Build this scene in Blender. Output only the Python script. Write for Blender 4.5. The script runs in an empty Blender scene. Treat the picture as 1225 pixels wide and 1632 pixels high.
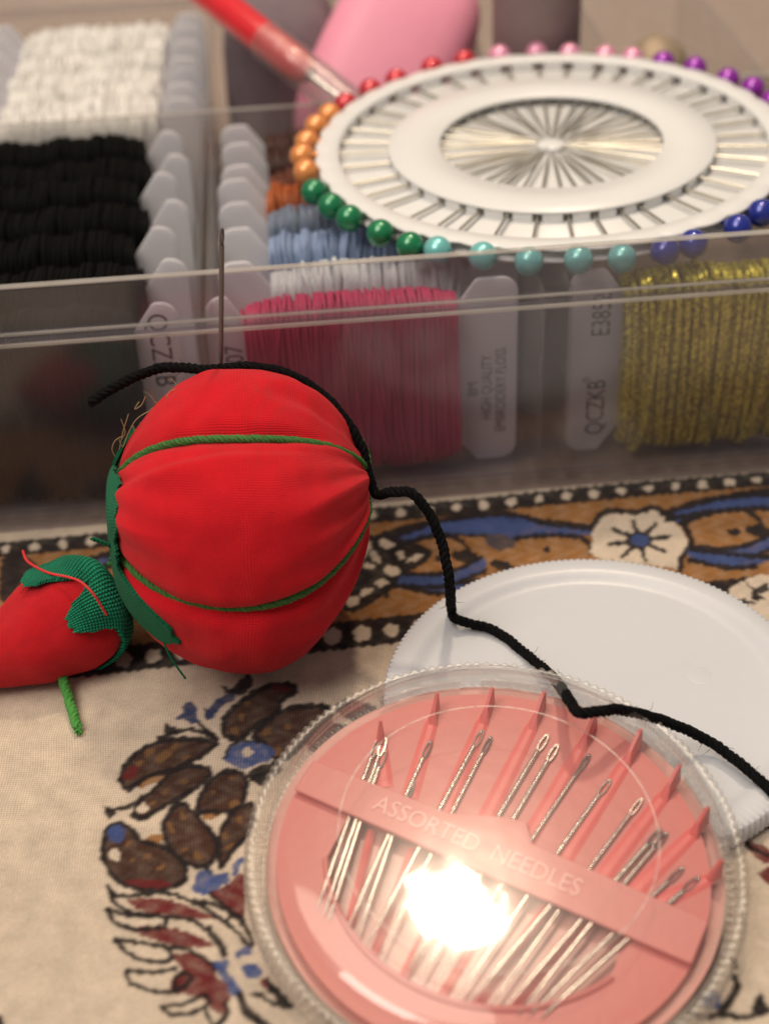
import bpy, bmesh, math, random
import numpy as np
from mathutils import Vector, Matrix, noise

random.seed(7)
rng = np.random.default_rng(7)
scn = bpy.context.scene
COL = scn.collection
S = 0.01                       # everything below is written in centimetres

# ------------------------------------------------------------------ camera
CAM_H, PITCH, ROLL, FPX = 12.6, math.radians(36.0), math.radians(2.6), 2400.0
_f = np.array([0, math.cos(PITCH), -math.sin(PITCH)])
_u0 = np.array([0, math.sin(PITCH), math.cos(PITCH)])
_r0 = np.array([1.0, 0, 0])
_r = _r0 * math.cos(ROLL) - _u0 * math.sin(ROLL)
_u = _u0 * math.cos(ROLL) + _r0 * math.sin(ROLL)
_c = np.array([0, 0, CAM_H])
cam_data = bpy.data.cameras.new('camera')
cam = bpy.data.objects.new('camera', cam_data)
COL.objects.link(cam)
cam.matrix_world = Matrix(((_r[0], _u[0], -_f[0], _c[0] * S), (_r[1], _u[1], -_f[1], _c[1] * S),
                           (_r[2], _u[2], -_f[2], _c[2] * S), (0, 0, 0, 1)))
cam_data.sensor_fit = 'VERTICAL'
cam_data.sensor_height = 24.0
cam_data.lens = 24.0 * FPX / 1632.0
cam_data.clip_start = 0.005
cam_data.clip_end = 20.0
cam_data.dof.use_dof = True
cam_data.dof.focus_distance = 0.177
cam_data.dof.aperture_fstop = 35.29 / 2.9
scn.camera = cam

# ------------------------------------------------------------------ light
world = bpy.data.worlds.new('World')
scn.world = world
world.use_nodes = True
bg = world.node_tree.nodes['Background']
bg.inputs['Color'].default_value = (1.0, 0.93, 0.90, 1)
bg.inputs['Strength'].default_value = 0.15

def point_lamp(name, loc_cm, power, radius_cm, color):
    l = bpy.data.lights.new(name, 'POINT')
    l.energy = power
    l.shadow_soft_size = radius_cm * S
    l.color = color
    o = bpy.data.objects.new(name, l)
    o.location = [c * S for c in loc_cm]
    COL.objects.link(o)
    return o

LAMP_DIR = np.array([0.112, 0.428, 0.897])
point_lamp('ceiling_lamp', np.array([0.575, 9.6, 0.98]) + 75 * LAMP_DIR, 5.5, 2.9, (1.0, 0.79, 0.57))
# softer room light from the near left side, above
al = bpy.data.lights.new('room_light', 'AREA')
al.shape = 'RECTANGLE'
al.size, al.size_y, al.energy, al.color = 0.36, 0.46, 3.6, (1.0, 0.89, 0.77)
ao = bpy.data.objects.new('room_light', al)
ao.location = (-0.36, -0.16, 0.78)
ao.rotation_euler = (Vector((0.0, 0.14, 0.0)) - Vector(ao.location)).to_track_quat('-Z', 'Y').to_euler()
COL.objects.link(ao)

# broad light of the lamp thrown back by the ceiling
cl = bpy.data.lights.new('ceiling_bounce', 'AREA')
cl.shape = 'DISK'
cl.size, cl.energy, cl.color = 0.5, 1.75, (1.0, 0.85, 0.68)
co_ = bpy.data.objects.new('ceiling_bounce', cl)
co_.location = (-0.12, 0.22, 0.85)
co_.rotation_euler = (Vector((0.0, 0.14, 0.0)) - Vector(co_.location)).to_track_quat('-Z', 'Y').to_euler()
COL.objects.link(co_)

scn.view_settings.view_transform = 'Standard'
scn.view_settings.look = 'None'
scn.view_settings.gamma = 1
scn.view_settings.use_curve_mapping = False
scn.view_settings.exposure = 0.40
cy = scn.cycles
cy.max_bounces = 14
cy.transparent_max_bounces = 40
cy.transmission_bounces = 8
cy.glossy_bounces = 5
cy.diffuse_bounces = 4
cy.caustics_reflective = False
cy.caustics_refractive = False
cy.sample_clamp_indirect = 4.0
cy.use_denoising = True

# ------------------------------------------------------------------ pixel <-> place (used to read sizes off the photograph)
def ray(px, py):
    return _f + _r * (px - 612.5) / FPX - _u * (py - 816.0) / FPX
def at_z(px, py, z):
    v = ray(px, py)
    return _c + v * ((z - CAM_H) / v[2])
def at_y(px, py, y):
    v = ray(px, py)
    return _c + v * (y / v[1])
def to_px(P):
    d = np.asarray(P, float) - _c
    w = d @ _f
    return 612.5 + FPX * (d @ _r) / w, 816.0 - FPX * (d @ _u) / w

# ------------------------------------------------------------------ materials
def nodes_of(name):
    m = bpy.data.materials.new(name)
    m.use_nodes = True
    nt = m.node_tree
    for n in list(nt.nodes):
        nt.nodes.remove(n)
    return m, nt, nt.nodes, nt.links

def add(N, t, **kw):
    n = N.new(t)
    for k, v in kw.items():
        if k in n.inputs:
            n.inputs[k].default_value = v
        else:
            setattr(n, k, v)
    return n

def solid(name, col, rough=0.5, metal=0.0, spec=0.5, var=0.12, nscale=300.0, bump=0.0, bscale=1500.0, sheen=0.0, sss=0.0, coat=0.0, stretch=None):
    m, nt, N, L = nodes_of(name)
    out = add(N, 'ShaderNodeOutputMaterial')
    p = add(N, 'ShaderNodeBsdfPrincipled')
    p.inputs['Roughness'].default_value = rough
    p.inputs['Metallic'].default_value = metal
    p.inputs['Specular IOR Level'].default_value = spec
    p.inputs['Coat Weight'].default_value = coat
    if sheen:
        p.inputs['Sheen Weight'].default_value = sheen
        p.inputs['Sheen Roughness'].default_value = 0.5
        p.inputs['Sheen Tint'].default_value = (*col, 1)
    if sss:
        p.inputs['Subsurface Weight'].default_value = sss
        p.inputs['Subsurface Radius'].default_value = (0.002, 0.0015, 0.001)
        p.inputs['Subsurface Scale'].default_value = 1.0
    tc = add(N, 'ShaderNodeTexCoord')
    src = tc.outputs['Object']
    if stretch:
        mp = add(N, 'ShaderNodeMapping')
        mp.inputs['Scale'].default_value = stretch
        L.new(src, mp.inputs['Vector'])
        src = mp.outputs['Vector']
    nz = add(N, 'ShaderNodeTexNoise', Scale=nscale, Detail=4.0)
    L.new(src, nz.inputs['Vector'])
    mx = add(N, 'ShaderNodeMix', data_type='RGBA')
    mx.inputs[6].default_value = (*[c * (1 - var) for c in col], 1)
    mx.inputs[7].default_value = (*[min(1, c * (1 + var)) for c in col], 1)
    L.new(nz.outputs['Fac'], mx.inputs[0])
    L.new(mx.outputs[2], p.inputs['Base Color'])
    if bump:
        nb = add(N, 'ShaderNodeTexNoise', Scale=bscale, Detail=3.0)
        L.new(src, nb.inputs['Vector'])
        b = add(N, 'ShaderNodeBump', Strength=bump, Distance=0.0002)
        L.new(nb.outputs['Fac'], b.inputs['Height'])
        L.new(b.outputs['Normal'], p.inputs['Normal'])
    L.new(p.outputs['BSDF'], out.inputs['Surface'])
    return m

def clear_plastic(name, tint=(0.97, 0.97, 0.97), haze=0.08, haze_col=(0.8, 0.78, 0.76), rough=0.04, glow=0.0, ripple=0.0, rscale=120.0, ior=1.49):
    """thin clear plastic: passes light straight, reflects by Fresnel, a little milky"""
    m, nt, N, L = nodes_of(name)
    out = add(N, 'ShaderNodeOutputMaterial')
    tr = add(N, 'ShaderNodeBsdfTransparent')
    tr.inputs['Color'].default_value = (*tint, 1)
    df = add(N, 'ShaderNodeBsdfDiffuse')
    df.inputs['Color'].default_value = (*haze_col, 1)
    tl = add(N, 'ShaderNodeBsdfTranslucent')
    tl.inputs['Color'].default_value = (*haze_col, 1)
    mh = add(N, 'ShaderNodeMixShader')
    mh.inputs[0].default_value = 0.5
    L.new(df.outputs[0], mh.inputs[1]); L.new(tl.outputs[0], mh.inputs[2])
    mt = add(N, 'ShaderNodeMixShader')
    tc = add(N, 'ShaderNodeTexCoord')
    nz = add(N, 'ShaderNodeTexNoise', Scale=90.0, Detail=5.0)
    L.new(tc.outputs['Object'], nz.inputs['Vector'])
    mr = add(N, 'ShaderNodeMapRange')
    mr.inputs[1].default_value, mr.inputs[2].default_value = 0.3, 0.7
    mr.inputs[3].default_value, mr.inputs[4].default_value = haze * 0.7, haze * 1.3
    L.new(nz.outputs['Fac'], mr.inputs[0])
    L.new(mr.outputs[0], mt.inputs[0])
    L.new(tr.outputs[0], mt.inputs[1]); L.new(mh.outputs[0], mt.inputs[2])
    gl = add(N, 'ShaderNodeBsdfGlossy', Roughness=rough)
    gl.inputs['Color'].default_value = (1, 1, 1, 1)
    last = gl
    if glow:
        g2 = add(N, 'ShaderNodeBsdfGlossy', Roughness=0.2)
        mg = add(N, 'ShaderNodeMixShader')
        mg.inputs[0].default_value = glow
        L.new(gl.outputs[0], mg.inputs[1]); L.new(g2.outputs[0], mg.inputs[2])
        last = mg
    # Schlick reflectance, the same from both sides of the thin wall
    lw = add(N, 'ShaderNodeLayerWeight', Blend=0.5)
    pw = add(N, 'ShaderNodeMath', operation='POWER'); pw.inputs[1].default_value = 5.0
    L.new(lw.outputs['Facing'], pw.inputs[0])
    f0 = ((ior - 1) / (ior + 1)) ** 2
    fr = add(N, 'ShaderNodeMath', operation='MULTIPLY_ADD')
    fr.inputs[1].default_value, fr.inputs[2].default_value = 0.85 * (1 - f0), f0
    L.new(pw.outputs[0], fr.inputs[0])
    mf = add(N, 'ShaderNodeMixShader')
    L.new(fr.outputs[0], mf.inputs[0])
    L.new(mt.outputs[0], mf.inputs[1]); L.new(last.outputs[0], mf.inputs[2])
    if ripple:
        nb = add(N, 'ShaderNodeTexNoise', Scale=rscale, Detail=2.0)
        L.new(tc.outputs['Object'], nb.inputs['Vector'])
        b = add(N, 'ShaderNodeBump', Strength=ripple, Distance=0.001)
        L.new(nb.outputs['Fac'], b.inputs['Height'])
        L.new(b.outputs['Normal'], gl.inputs['Normal'])
        if glow:
            L.new(b.outputs['Normal'], g2.inputs['Normal'])
    L.new(mf.outputs[0], out.inputs['Surface'])
    return m

def milky(name, col, trans=0.35, rough=0.35, var=0.04):
    """white polypropylene: diffuse with some light coming through"""
    m, nt, N, L = nodes_of(name)
    out = add(N, 'ShaderNodeOutputMaterial')
    p = add(N, 'ShaderNodeBsdfPrincipled', Roughness=rough)
    tl = add(N, 'ShaderNodeBsdfTranslucent')
    tl.inputs['Color'].default_value = (*col, 1)
    tc = add(N, 'ShaderNodeTexCoord')
    nz = add(N, 'ShaderNodeTexNoise', Scale=70.0, Detail=5.0)
    L.new(tc.outputs['Object'], nz.inputs['Vector'])
    mx = add(N, 'ShaderNodeMix', data_type='RGBA')
    mx.inputs[6].default_value = (*[c * (1 - var) for c in col], 1)
    mx.inputs[7].default_value = (*[min(1, c * (1 + var)) for c in col], 1)
    L.new(nz.outputs['Fac'], mx.inputs[0])
    L.new(mx.outputs[2], p.inputs['Base Color'])
    nb = add(N, 'ShaderNodeTexNoise', Scale=900.0, Detail=3.0)
    L.new(tc.outputs['Object'], nb.inputs['Vector'])
    b = add(N, 'ShaderNodeBump', Strength=0.12, Distance=0.0002)
    L.new(nb.outputs['Fac'], b.inputs['Height'])
    L.new(b.outputs['Normal'], p.inputs['Normal'])
    ms = add(N, 'ShaderNodeMixShader')
    ms.inputs[0].default_value = trans
    L.new(p.outputs[0], ms.inputs[1]); L.new(tl.outputs[0], ms.inputs[2])
    L.new(ms.outputs[0], out.inputs['Surface'])
    return m

def woven(name, col, scale, rough=0.9, strength=0.6, contrast=0.35, sheen=0.3, uv=True, attr=None, dist=0.0003):
    """cloth with a plain weave: two crossed waves give threads"""
    m, nt, N, L = nodes_of(name)
    out = add(N, 'ShaderNodeOutputMaterial')
    p = add(N, 'ShaderNodeBsdfPrincipled', Roughness=rough)
    p.inputs['Specular IOR Level'].default_value = 0.15
    p.inputs['Sheen Weight'].default_value = sheen
    tc = add(N, 'ShaderNodeTexCoord')
    src = tc.outputs['UV' if uv else 'Object']
    nzd = add(N, 'ShaderNodeTexNoise', Scale=scale * 0.02, Detail=2.0)
    L.new(src, nzd.inputs['Vector'])
    vm = add(N, 'ShaderNodeVectorMath', operation='MULTIPLY_ADD')
    L.new(nzd.outputs['Color'], vm.inputs[0])
    vm.inputs[1].default_value = (8.0 / scale,) * 3
    L.new(src, vm.inputs[2])
    sep = add(N, 'ShaderNodeSeparateXYZ')
    L.new(vm.outputs[0], sep.inputs[0])
    def sine(sock, k):
        a = add(N, 'ShaderNodeMath', operation='MULTIPLY'); a.inputs[1].default_value = k
        L.new(sock, a.inputs[0])
        s = add(N, 'ShaderNodeMath', operation='SINE')
        L.new(a.outputs[0], s.inputs[0])
        return s.outputs[0]
    k = math.pi * scale
    sx, sy = sine(sep.outputs[0], k), sine(sep.outputs[1], k)
    pr = add(N, 'ShaderNodeMath', operation='MULTIPLY')
    L.new(sx, pr.inputs[0]); L.new(sy, pr.inputs[1])
    ab = add(N, 'ShaderNodeMath', operation='ABSOLUTE')
    L.new(pr.outputs[0], ab.inputs[0])
    nz = add(N, 'ShaderNodeTexNoise', Scale=scale * 0.7, Detail=4.0)
    L.new(src, nz.inputs['Vector'])
    hh = add(N, 'ShaderNodeMath', operation='MULTIPLY_ADD')
    L.new(nz.outputs['Fac'], hh.inputs[0]); hh.inputs[1].default_value = 0.8
    L.new(ab.outputs[0], hh.inputs[2])
    bp = add(N, 'ShaderNodeBump', Strength=strength, Distance=dist)
    L.new(hh.outputs[0], bp.inputs['Height'])
    L.new(bp.outputs['Normal'], p.inputs['Normal'])
    mr = add(N, 'ShaderNodeMapRange')
    mr.inputs[1].default_value, mr.inputs[2].default_value = 0.1, 1.4
    mr.inputs[3].default_value, mr.inputs[4].default_value = 1 - contrast, 1 + contrast * 0.5
    L.new(hh.outputs[0], mr.inputs[0])
    nm = add(N, 'ShaderNodeTexNoise', Scale=scale * 0.11, Detail=5.0)
    L.new(src, nm.inputs['Vector'])
    mo = add(N, 'ShaderNodeMapRange')
    mo.inputs[1].default_value, mo.inputs[2].default_value = 0.25, 0.75
    mo.inputs[3].default_value, mo.inputs[4].default_value = 1 - contrast * 0.5, 1 + contrast * 0.4
    L.new(nm.outputs['Fac'], mo.inputs[0])
    mm = add(N, 'ShaderNodeMath', operation='MULTIPLY')
    L.new(mr.outputs[0], mm.inputs[0]); L.new(mo.outputs[0], mm.inputs[1])
    mul = add(N, 'ShaderNodeMix', data_type='RGBA', blend_type='MULTIPLY')
    mul.inputs[0].default_value = 1.0
    if attr:
        at = add(N, 'ShaderNodeVertexColor'); at.layer_name = attr
        L.new(at.outputs['Color'], mul.inputs[6])
    else:
        mul.inputs[6].default_value = (*col, 1)
    L.new(mm.outputs[0], mul.inputs[7])
    L.new(mul.outputs[2], p.inputs['Base Color'])
    L.new(p.outputs[0], out.inputs['Surface'])
    return m

def pearl(name, col, col2):
    m, nt, N, L = nodes_of(name)
    out = add(N, 'ShaderNodeOutputMaterial')
    p = add(N, 'ShaderNodeBsdfPrincipled', Roughness=0.30)
    p.inputs['Metallic'].default_value = 0.25
    p.inputs['Coat Weight'].default_value = 0.8
    p.inputs['Coat Roughness'].default_value = 0.08
    tc = add(N, 'ShaderNodeTexCoord')
    nz = add(N, 'ShaderNodeTexNoise', Scale=500.0, Detail=3.0)
    L.new(tc.outputs['Object'], nz.inputs['Vector'])
    mx = add(N, 'ShaderNodeMix', data_type='RGBA')
    mx.inputs[6].default_value = (*col, 1); mx.inputs[7].default_value = (*col2, 1)
    L.new(nz.outputs['Fac'], mx.inputs[0])
    L.new(mx.outputs[2], p.inputs['Base Color'])
    L.new(p.outputs[0], out.inputs['Surface'])
    return m

def floss(name, col, rough=0.55, spec=0.4, sheen=0.25, var=0.25):
    return solid(name, col, rough, 0.0, spec, var, 260.0, 0.5, 2200.0, sheen, stretch=(6.0, 1.0, 0.35))

def metallic_floss(name, col):
    m, nt, N, L = nodes_of(name)
    out = add(N, 'ShaderNodeOutputMaterial')
    p = add(N, 'ShaderNodeBsdfPrincipled', Roughness=0.32)
    p.inputs['Metallic'].default_value = 0.6
    tc = add(N, 'ShaderNodeTexCoord')
    vo = add(N, 'ShaderNodeTexVoronoi', Scale=2600.0)
    L.new(tc.outputs['Object'], vo.inputs['Vector'])
    sep = add(N, 'ShaderNodeSeparateColor')
    L.new(vo.outputs['Color'], sep.inputs[0])
    mx = add(N, 'ShaderNodeMix', data_type='RGBA')
    mx.inputs[6].default_value = (*[c * 0.35 for c in col], 1)
    mx.inputs[7].default_value = (*[min(1, c * 1.7) for c in col], 1)
    L.new(sep.outputs[0], mx.inputs[0])
    L.new(mx.outputs[2], p.inputs['Base Color'])
    b = add(N, 'ShaderNodeBump', Strength=0.9, Distance=0.0004)
    L.new(sep.outputs[1], b.inputs['Height'])
    L.new(b.outputs['Normal'], p.inputs['Normal'])
    L.new(p.outputs[0], out.inputs['Surface'])
    return m

M = {}
M['cloth'] = woven('printed cotton', (1, 1, 1), 3300.0, rough=0.95, strength=0.45, contrast=0.34, sheen=0.15, uv=False, attr='print', dist=0.00012)
M['box'] = clear_plastic('box plastic', (0.87, 0.85, 0.87), 0.062, (0.62, 0.60, 0.65), 0.15, ripple=0.04, rscale=60)
M['box_clear'] = clear_plastic('box divider plastic', (0.95, 0.945, 0.94), 0.12, (0.72, 0.69, 0.66), 0.1, ripple=0.05, rscale=60)
M['edge_glint'] = clear_plastic('box edge glint plastic', (0.93, 0.92, 0.90), 0.42, (0.88, 0.85, 0.80), 0.12)  # paler and hazier: lamp highlights along the edges are put into its colour
M['compact'] = clear_plastic('compact plastic', (0.985, 0.985, 0.985), 0.03, (0.9, 0.86, 0.82), 0.035, glow=0.34, ripple=0.07, rscale=110, ior=1.5)
M['compact_rim'] = clear_plastic('compact rim plastic', (0.955, 0.955, 0.95), 0.10, (0.80, 0.77, 0.74), 0.30, ripple=0.2, rscale=400, ior=1.49)
M['lid'] = milky('milky lid plastic', (0.76, 0.78, 0.82), 0.25, 0.32)
M['wheel'] = milky('wheel plastic', (0.87, 0.875, 0.87), 0.15, 0.3)
M['card'] = milky('bobbin plastic', (0.93, 0.93, 0.96), 0.5, 0.4)
M['ink'] = solid('grey ink', (0.05, 0.05, 0.06), 0.7)
M['white_ink'] = solid('white ink', (0.91, 0.50, 0.46), 0.5, var=0.03)
M['steel'] = solid('needle steel', (0.72, 0.68, 0.62), 0.22, 1.0, var=0.1, bump=0.1)
M['dark_steel'] = solid('dark needle steel', (0.15, 0.145, 0.14), 0.45, 0.3, var=0.15, bump=0.1)
M['pin_steel'] = solid('pin steel', (0.66, 0.62, 0.52), 0.3, 1.0, var=0.1, bump=0.1)
M['red_cloth'] = woven('red cotton', (0.62, 0.009, 0.018), 96.0, 0.9, 0.40, 0.16, 0.08, uv=True)
M['red_cloth_small'] = woven('red cotton strawberry', (0.58, 0.010, 0.018), 58.0, 0.9, 0.5, 0.2, 0.08, uv=True)
M['green_felt'] = woven('green calyx cloth', (0.007, 0.155, 0.070), 60.0, 0.95, 0.6, 0.35, 0.05, uv=True)
M['green_burlap'] = woven('green open weave', (0.012, 0.29, 0.155), 30.0, 0.95, 0.8, 0.6, 0.03, uv=True, dist=0.0006)
M['green_cord'] = solid('green cord', (0.04, 0.15, 0.028), 0.8, var=0.35, nscale=900, bump=0.6, bscale=4000, sheen=0.3)
M['bright_green'] = solid('bright green cord', (0.06, 0.27, 0.045), 0.75, var=0.3, nscale=900, bump=0.6, bscale=4000, sheen=0.3)
M['fuzz'] = solid('dry fibre', (0.32, 0.25, 0.13), 0.8)
M['black_thread'] = solid('black thread', (0.003, 0.003, 0.0035), 0.8, spec=0.12, var=0.4, nscale=900, bump=0.7, bscale=3500, sheen=0.0)
M['red_thread'] = solid('red sewing thread', (0.7, 0.03, 0.035), 0.7, bump=0.4)
M['compact_base'] = milky('base plastic with reflected pink', (0.80, 0.42, 0.37), 0.25, 0.3, var=0.22)  # pink reflection and cloth showing through are mixed into this opaque colour
M['pink_plastic'] = milky('pink insert plastic', (0.86, 0.275, 0.25), 0.3, 0.35)
M['pink_fin'] = solid('pink fin plastic', (0.76, 0.14, 0.13), 0.4, var=0.06, nscale=120, bump=0.06)
M['pink_strip'] = milky('pink strip plastic', (0.88, 0.33, 0.30), 0.3, 0.35)
M['red_pen'] = solid('red handle plastic', (0.70, 0.02, 0.03), 0.28, coat=0.4)
M['pink_case'] = solid('pink case plastic', (0.86, 0.33, 0.46), 0.5, var=0.05)
M['mauve'] = solid('dull mauve', (0.22, 0.15, 0.15), 0.7, var=0.15)
M['plum'] = solid('dark plum cloth', (0.17, 0.13, 0.15), 0.9, var=0.25)
M['beige_metal'] = solid('beige metal', (0.40, 0.31, 0.22), 0.6, 0.4)
for n_, c_ in dict(black=(0.005, 0.005, 0.005), white=(0.80, 0.79, 0.76), crimson=(0.54, 0.050, 0.14), mint=(0.66, 0.72, 0.74),
                   blue=(0.24, 0.32, 0.50), slate=(0.17, 0.21, 0.29), rust=(0.40, 0.10, 0.025), brown=(0.12, 0.035, 0.018),
                   umber=(0.05, 0.018, 0.012)).items():
    M['floss_' + n_] = floss('floss ' + n_, c_, rough=0.7 if n_ == 'black' else 0.5, spec=0.06 if n_ == 'black' else 0.45, sheen=0.0 if n_ == 'black' else 0.3)
M['floss_gold'] = metallic_floss('floss gold', (0.70, 0.56, 0.09))
PEARLS = dict(red=((0.55, 0.012, 0.03), (0.65, 0.03, 0.05)), pink=((0.80, 0.30, 0.48), (0.90, 0.42, 0.58)),
              purple=((0.28, 0.015, 0.38), (0.36, 0.03, 0.46)), white=((0.8, 0.78, 0.74), (0.9, 0.88, 0.84)),
              navy=((0.012, 0.025, 0.28), (0.02, 0.04, 0.36)), turquoise=((0.16, 0.56, 0.56), (0.24, 0.66, 0.64)),
              green=((0.005, 0.19, 0.07), (0.01, 0.25, 0.10)), orange=((0.82, 0.27, 0.06), (0.92, 0.38, 0.12)))
for k_, v_ in PEARLS.items():
    M['pearl_' + k_] = pearl('pearl ' + k_, *v_)

# ------------------------------------------------------------------ object helpers
def link(o, parent=None):
    COL.objects.link(o)
    if parent is not None:
        o.parent = parent
    return o
def thing(name, label, cat, loc=(0, 0, 0), mat=None, group=None):
    o = bpy.data.objects.new(name, None)
    o.empty_display_size = 0.005
    link(o)
    if mat is not None:
        o.matrix_world = mat
    else:
        o.location = [c * S for c in loc]
    return tag(o, label, cat, group)
def tag(o, label, cat, group=None, kind=None):
    if label: o['label'] = label
    if cat: o['category'] = cat
    if group: o['group'] = group
    if kind: o['kind'] = kind
    return o
def mesh_data(name, V, F, smooth=True, uv=None):
    me = bpy.data.meshes.new(name)
    V = np.asarray(V, float) * S
    me.from_pydata(V.tolist(), [], [list(f) for f in F])
    if smooth:
        me.polygons.foreach_set('use_smooth', [True] * len(me.polygons))
    if uv is not None:
        l = me.uv_layers.new(name='UVMap')
        li = np.zeros(len(me.loops), dtype=np.int32)
        me.loops.foreach_get('vertex_index', li)
        l.data.foreach_set('uv', np.asarray(uv, float)[li].ravel())
    me.update()
    if smooth:
        me.set_sharp_from_angle(angle=math.radians(50))
    return me
def obj(name, me, mat, parent=None, loc=None, rot=None):
    o = bpy.data.objects.new(name, me)
    if mat is not None:
        if len(me.materials) == 0:
            me.materials.append(mat)
        elif me.materials[0] is not mat:
            o.material_slots[0].link = 'OBJECT'
            o.material_slots[0].material = mat
    link(o, parent)
    if loc is not None:
        o.location = [c * S for c in loc]
    if rot is not None:
        o.rotation_euler = rot
    return o
def mk(name, VF, mat, parent=None, smooth=True, uv=None, loc=None, rot=None):
    return obj(name, mesh_data(name, VF[0], VF[1], smooth, uv), mat, parent, loc, rot)
def join(parts):
    V, F, k = [], [], 0
    for v, f in parts:
        V.extend([tuple(p) for p in v])
        F.extend([[i + k for i in q] for q in f])
        k += len(v)
    return V, F
def catmull(P, n=8, closed=False):
    P = np.asarray(P, float)
    m = len(P)
    out = []
    segs = m if closed else m - 1
    for i in range(segs):
        if closed:
            a, b, c, d = P[(i - 1) % m], P[i], P[(i + 1) % m], P[(i + 2) % m]
        else:
            a, b, c, d = P[max(i - 1, 0)], P[i], P[i + 1], P[min(i + 2, m - 1)]
        for t in np.arange(n) / n:
            out.append(0.5 * (2 * b + (c - a) * t + (2 * a - 5 * b + 4 * c - d) * t * t + (3 * b - 3 * c + d - a) * t ** 3))
    if not closed:
        out.append(P[-1])
    return np.array(out)
def resample(P, step):
    P = np.asarray(P, float)
    d = np.r_[0, np.cumsum(np.linalg.norm(np.diff(P, axis=0), axis=1))]
    n = max(3, int(d[-1] / step) + 1)
    s = np.linspace(0, d[-1], n)
    return np.stack([np.interp(s, d, P[:, k]) for k in range(3)], 1), s
def frames(P, closed=False):
    n = len(P)
    T = np.zeros_like(P)
    if closed:
        T = np.roll(P, -1, 0) - np.roll(P, 1, 0)
    else:
        T[1:-1] = P[2:] - P[:-2]; T[0] = P[1] - P[0]; T[-1] = P[-1] - P[-2]
    T /= np.linalg.norm(T, axis=1)[:, None] + 1e-12
    a = np.array([0, 0, 1.0]) if abs(T[0][2]) < 0.9 else np.array([1.0, 0, 0])
    N = np.zeros_like(P)
    N[0] = a - T[0] * (a @ T[0]); N[0] /= np.linalg.norm(N[0])
    for i in range(1, n):
        v = N[i - 1] - T[i] * (N[i - 1] @ T[i])
        N[i] = v / (np.linalg.norm(v) + 1e-12)
    return T, N, np.cross(T, N)
def tube(P, r, k=8, closed=False, caps=True):
    P = np.asarray(P, float)
    n = len(P)
    r = np.full(n, r) if np.isscalar(r) else np.asarray(r, float)
    T, N, B = frames(P, closed)
    a = np.arange(k) * 2 * math.pi / k
    V = (P[:, None] + r[:, None, None] * (np.cos(a)[None, :, None] * N[:, None] + np.sin(a)[None, :, None] * B[:, None])).reshape(-1, 3)
    F = []
    for i in range(n if closed else n - 1):
        j = (i + 1) % n
        for q in range(k):
            q2 = (q + 1) % k
            F.append((i * k + q, i * k + q2, j * k + q2, j * k + q))
    if caps and not closed:
        F.append(tuple(reversed(range(k)))); F.append(tuple(range((n - 1) * k, n * k)))
    return V, F
def cord(P, R, plies=3, pitch=0.25, k=6, step=None, fray=0.0):
    """twisted cord: plies wind round the path"""
    step = step or pitch / 8
    P, s = resample(P, step)
    T, N, B = frames(P)
    parts = []
    for i in range(plies):
        ph = 2 * math.pi * s / pitch + 2 * math.pi * i / plies
        off = R * 0.5 * (np.cos(ph)[:, None] * N + np.sin(ph)[:, None] * B)
        rr = R * 0.60 * (1 + 0.10 * np.sin(s * 9 + i * 2.1))
        parts.append(tube(P + off, rr, k))
    return join(parts)
def lathe(prof, n=96, ribs=None):
    """prof: (r, z) list; ribs = (index set, count, depth)"""
    V, F = [], []
    m = len(prof)
    for j in range(n):
        a = 2 * math.pi * j / n
        for i, (r, z) in enumerate(prof):
            rr = r
            if ribs and i in ribs[0]:
                rr = r - ribs[2] * (0.5 + 0.5 * math.cos(a * ribs[1]))
            V.append((rr * math.cos(a), rr * math.sin(a), z))
    for j in range(n):
        j2 = (j + 1) % n
        for i in range(m - 1):
            F.append((j * m + i, j2 * m + i, j2 * m + i + 1, j * m + i + 1))
    return V, F
def solid_ring(prof, n=96, ribs=None):
    V, F = lathe(list(prof) + [prof[0]], n, ribs)
    return V, F
def box_vf(x0, x1, y0, y1, z0, z1):
    V = [(x, y, z) for z in (z0, z1) for y in (y0, y1) for x in (x0, x1)]
    F = [(0, 2, 3, 1), (4, 5, 7, 6), (0, 1, 5, 4), (2, 6, 7, 3), (0, 4, 6, 2), (1, 3, 7, 5)]
    return V, F
def bevelled(VF, w, seg=2, name='part'):
    me = mesh_data(name, VF[0], VF[1], False)
    bm = bmesh.new(); bm.from_mesh(me)
    bmesh.ops.recalc_face_normals(bm, faces=bm.faces[:])
    bmesh.ops.bevel(bm, geom=bm.edges[:], offset=w * S, segments=seg, affect='EDGES', profile=0.6)
    bm.to_mesh(me); bm.free()
    return me
def prism(outline, y0, y1, bevel=0.0, name='part', holes=None):
    """outline in (x, z); extruded along y"""
    bm = bmesh.new()
    vs = [bm.verts.new((x * S, y0 * S, z * S)) for x, z in outline]
    f = bm.faces.new(vs)
    r = bmesh.ops.extrude_face_region(bm, geom=[f])
    nv = [g for g in r['geom'] if isinstance(g, bmesh.types.BMVert)]
    bmesh.ops.translate(bm, verts=nv, vec=(0, (y1 - y0) * S, 0))
    bmesh.ops.recalc_face_normals(bm, faces=bm.faces[:])
    if bevel:
        es = [e for e in bm.edges if abs(e.verts[0].co.y - e.verts[1].co.y) < 1e-9]
        bmesh.ops.bevel(bm, geom=es, offset=bevel * S, segments=2, affect='EDGES')
    me = bpy.data.meshes.new(name)
    bm.to_mesh(me); bm.free()
    return me
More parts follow.
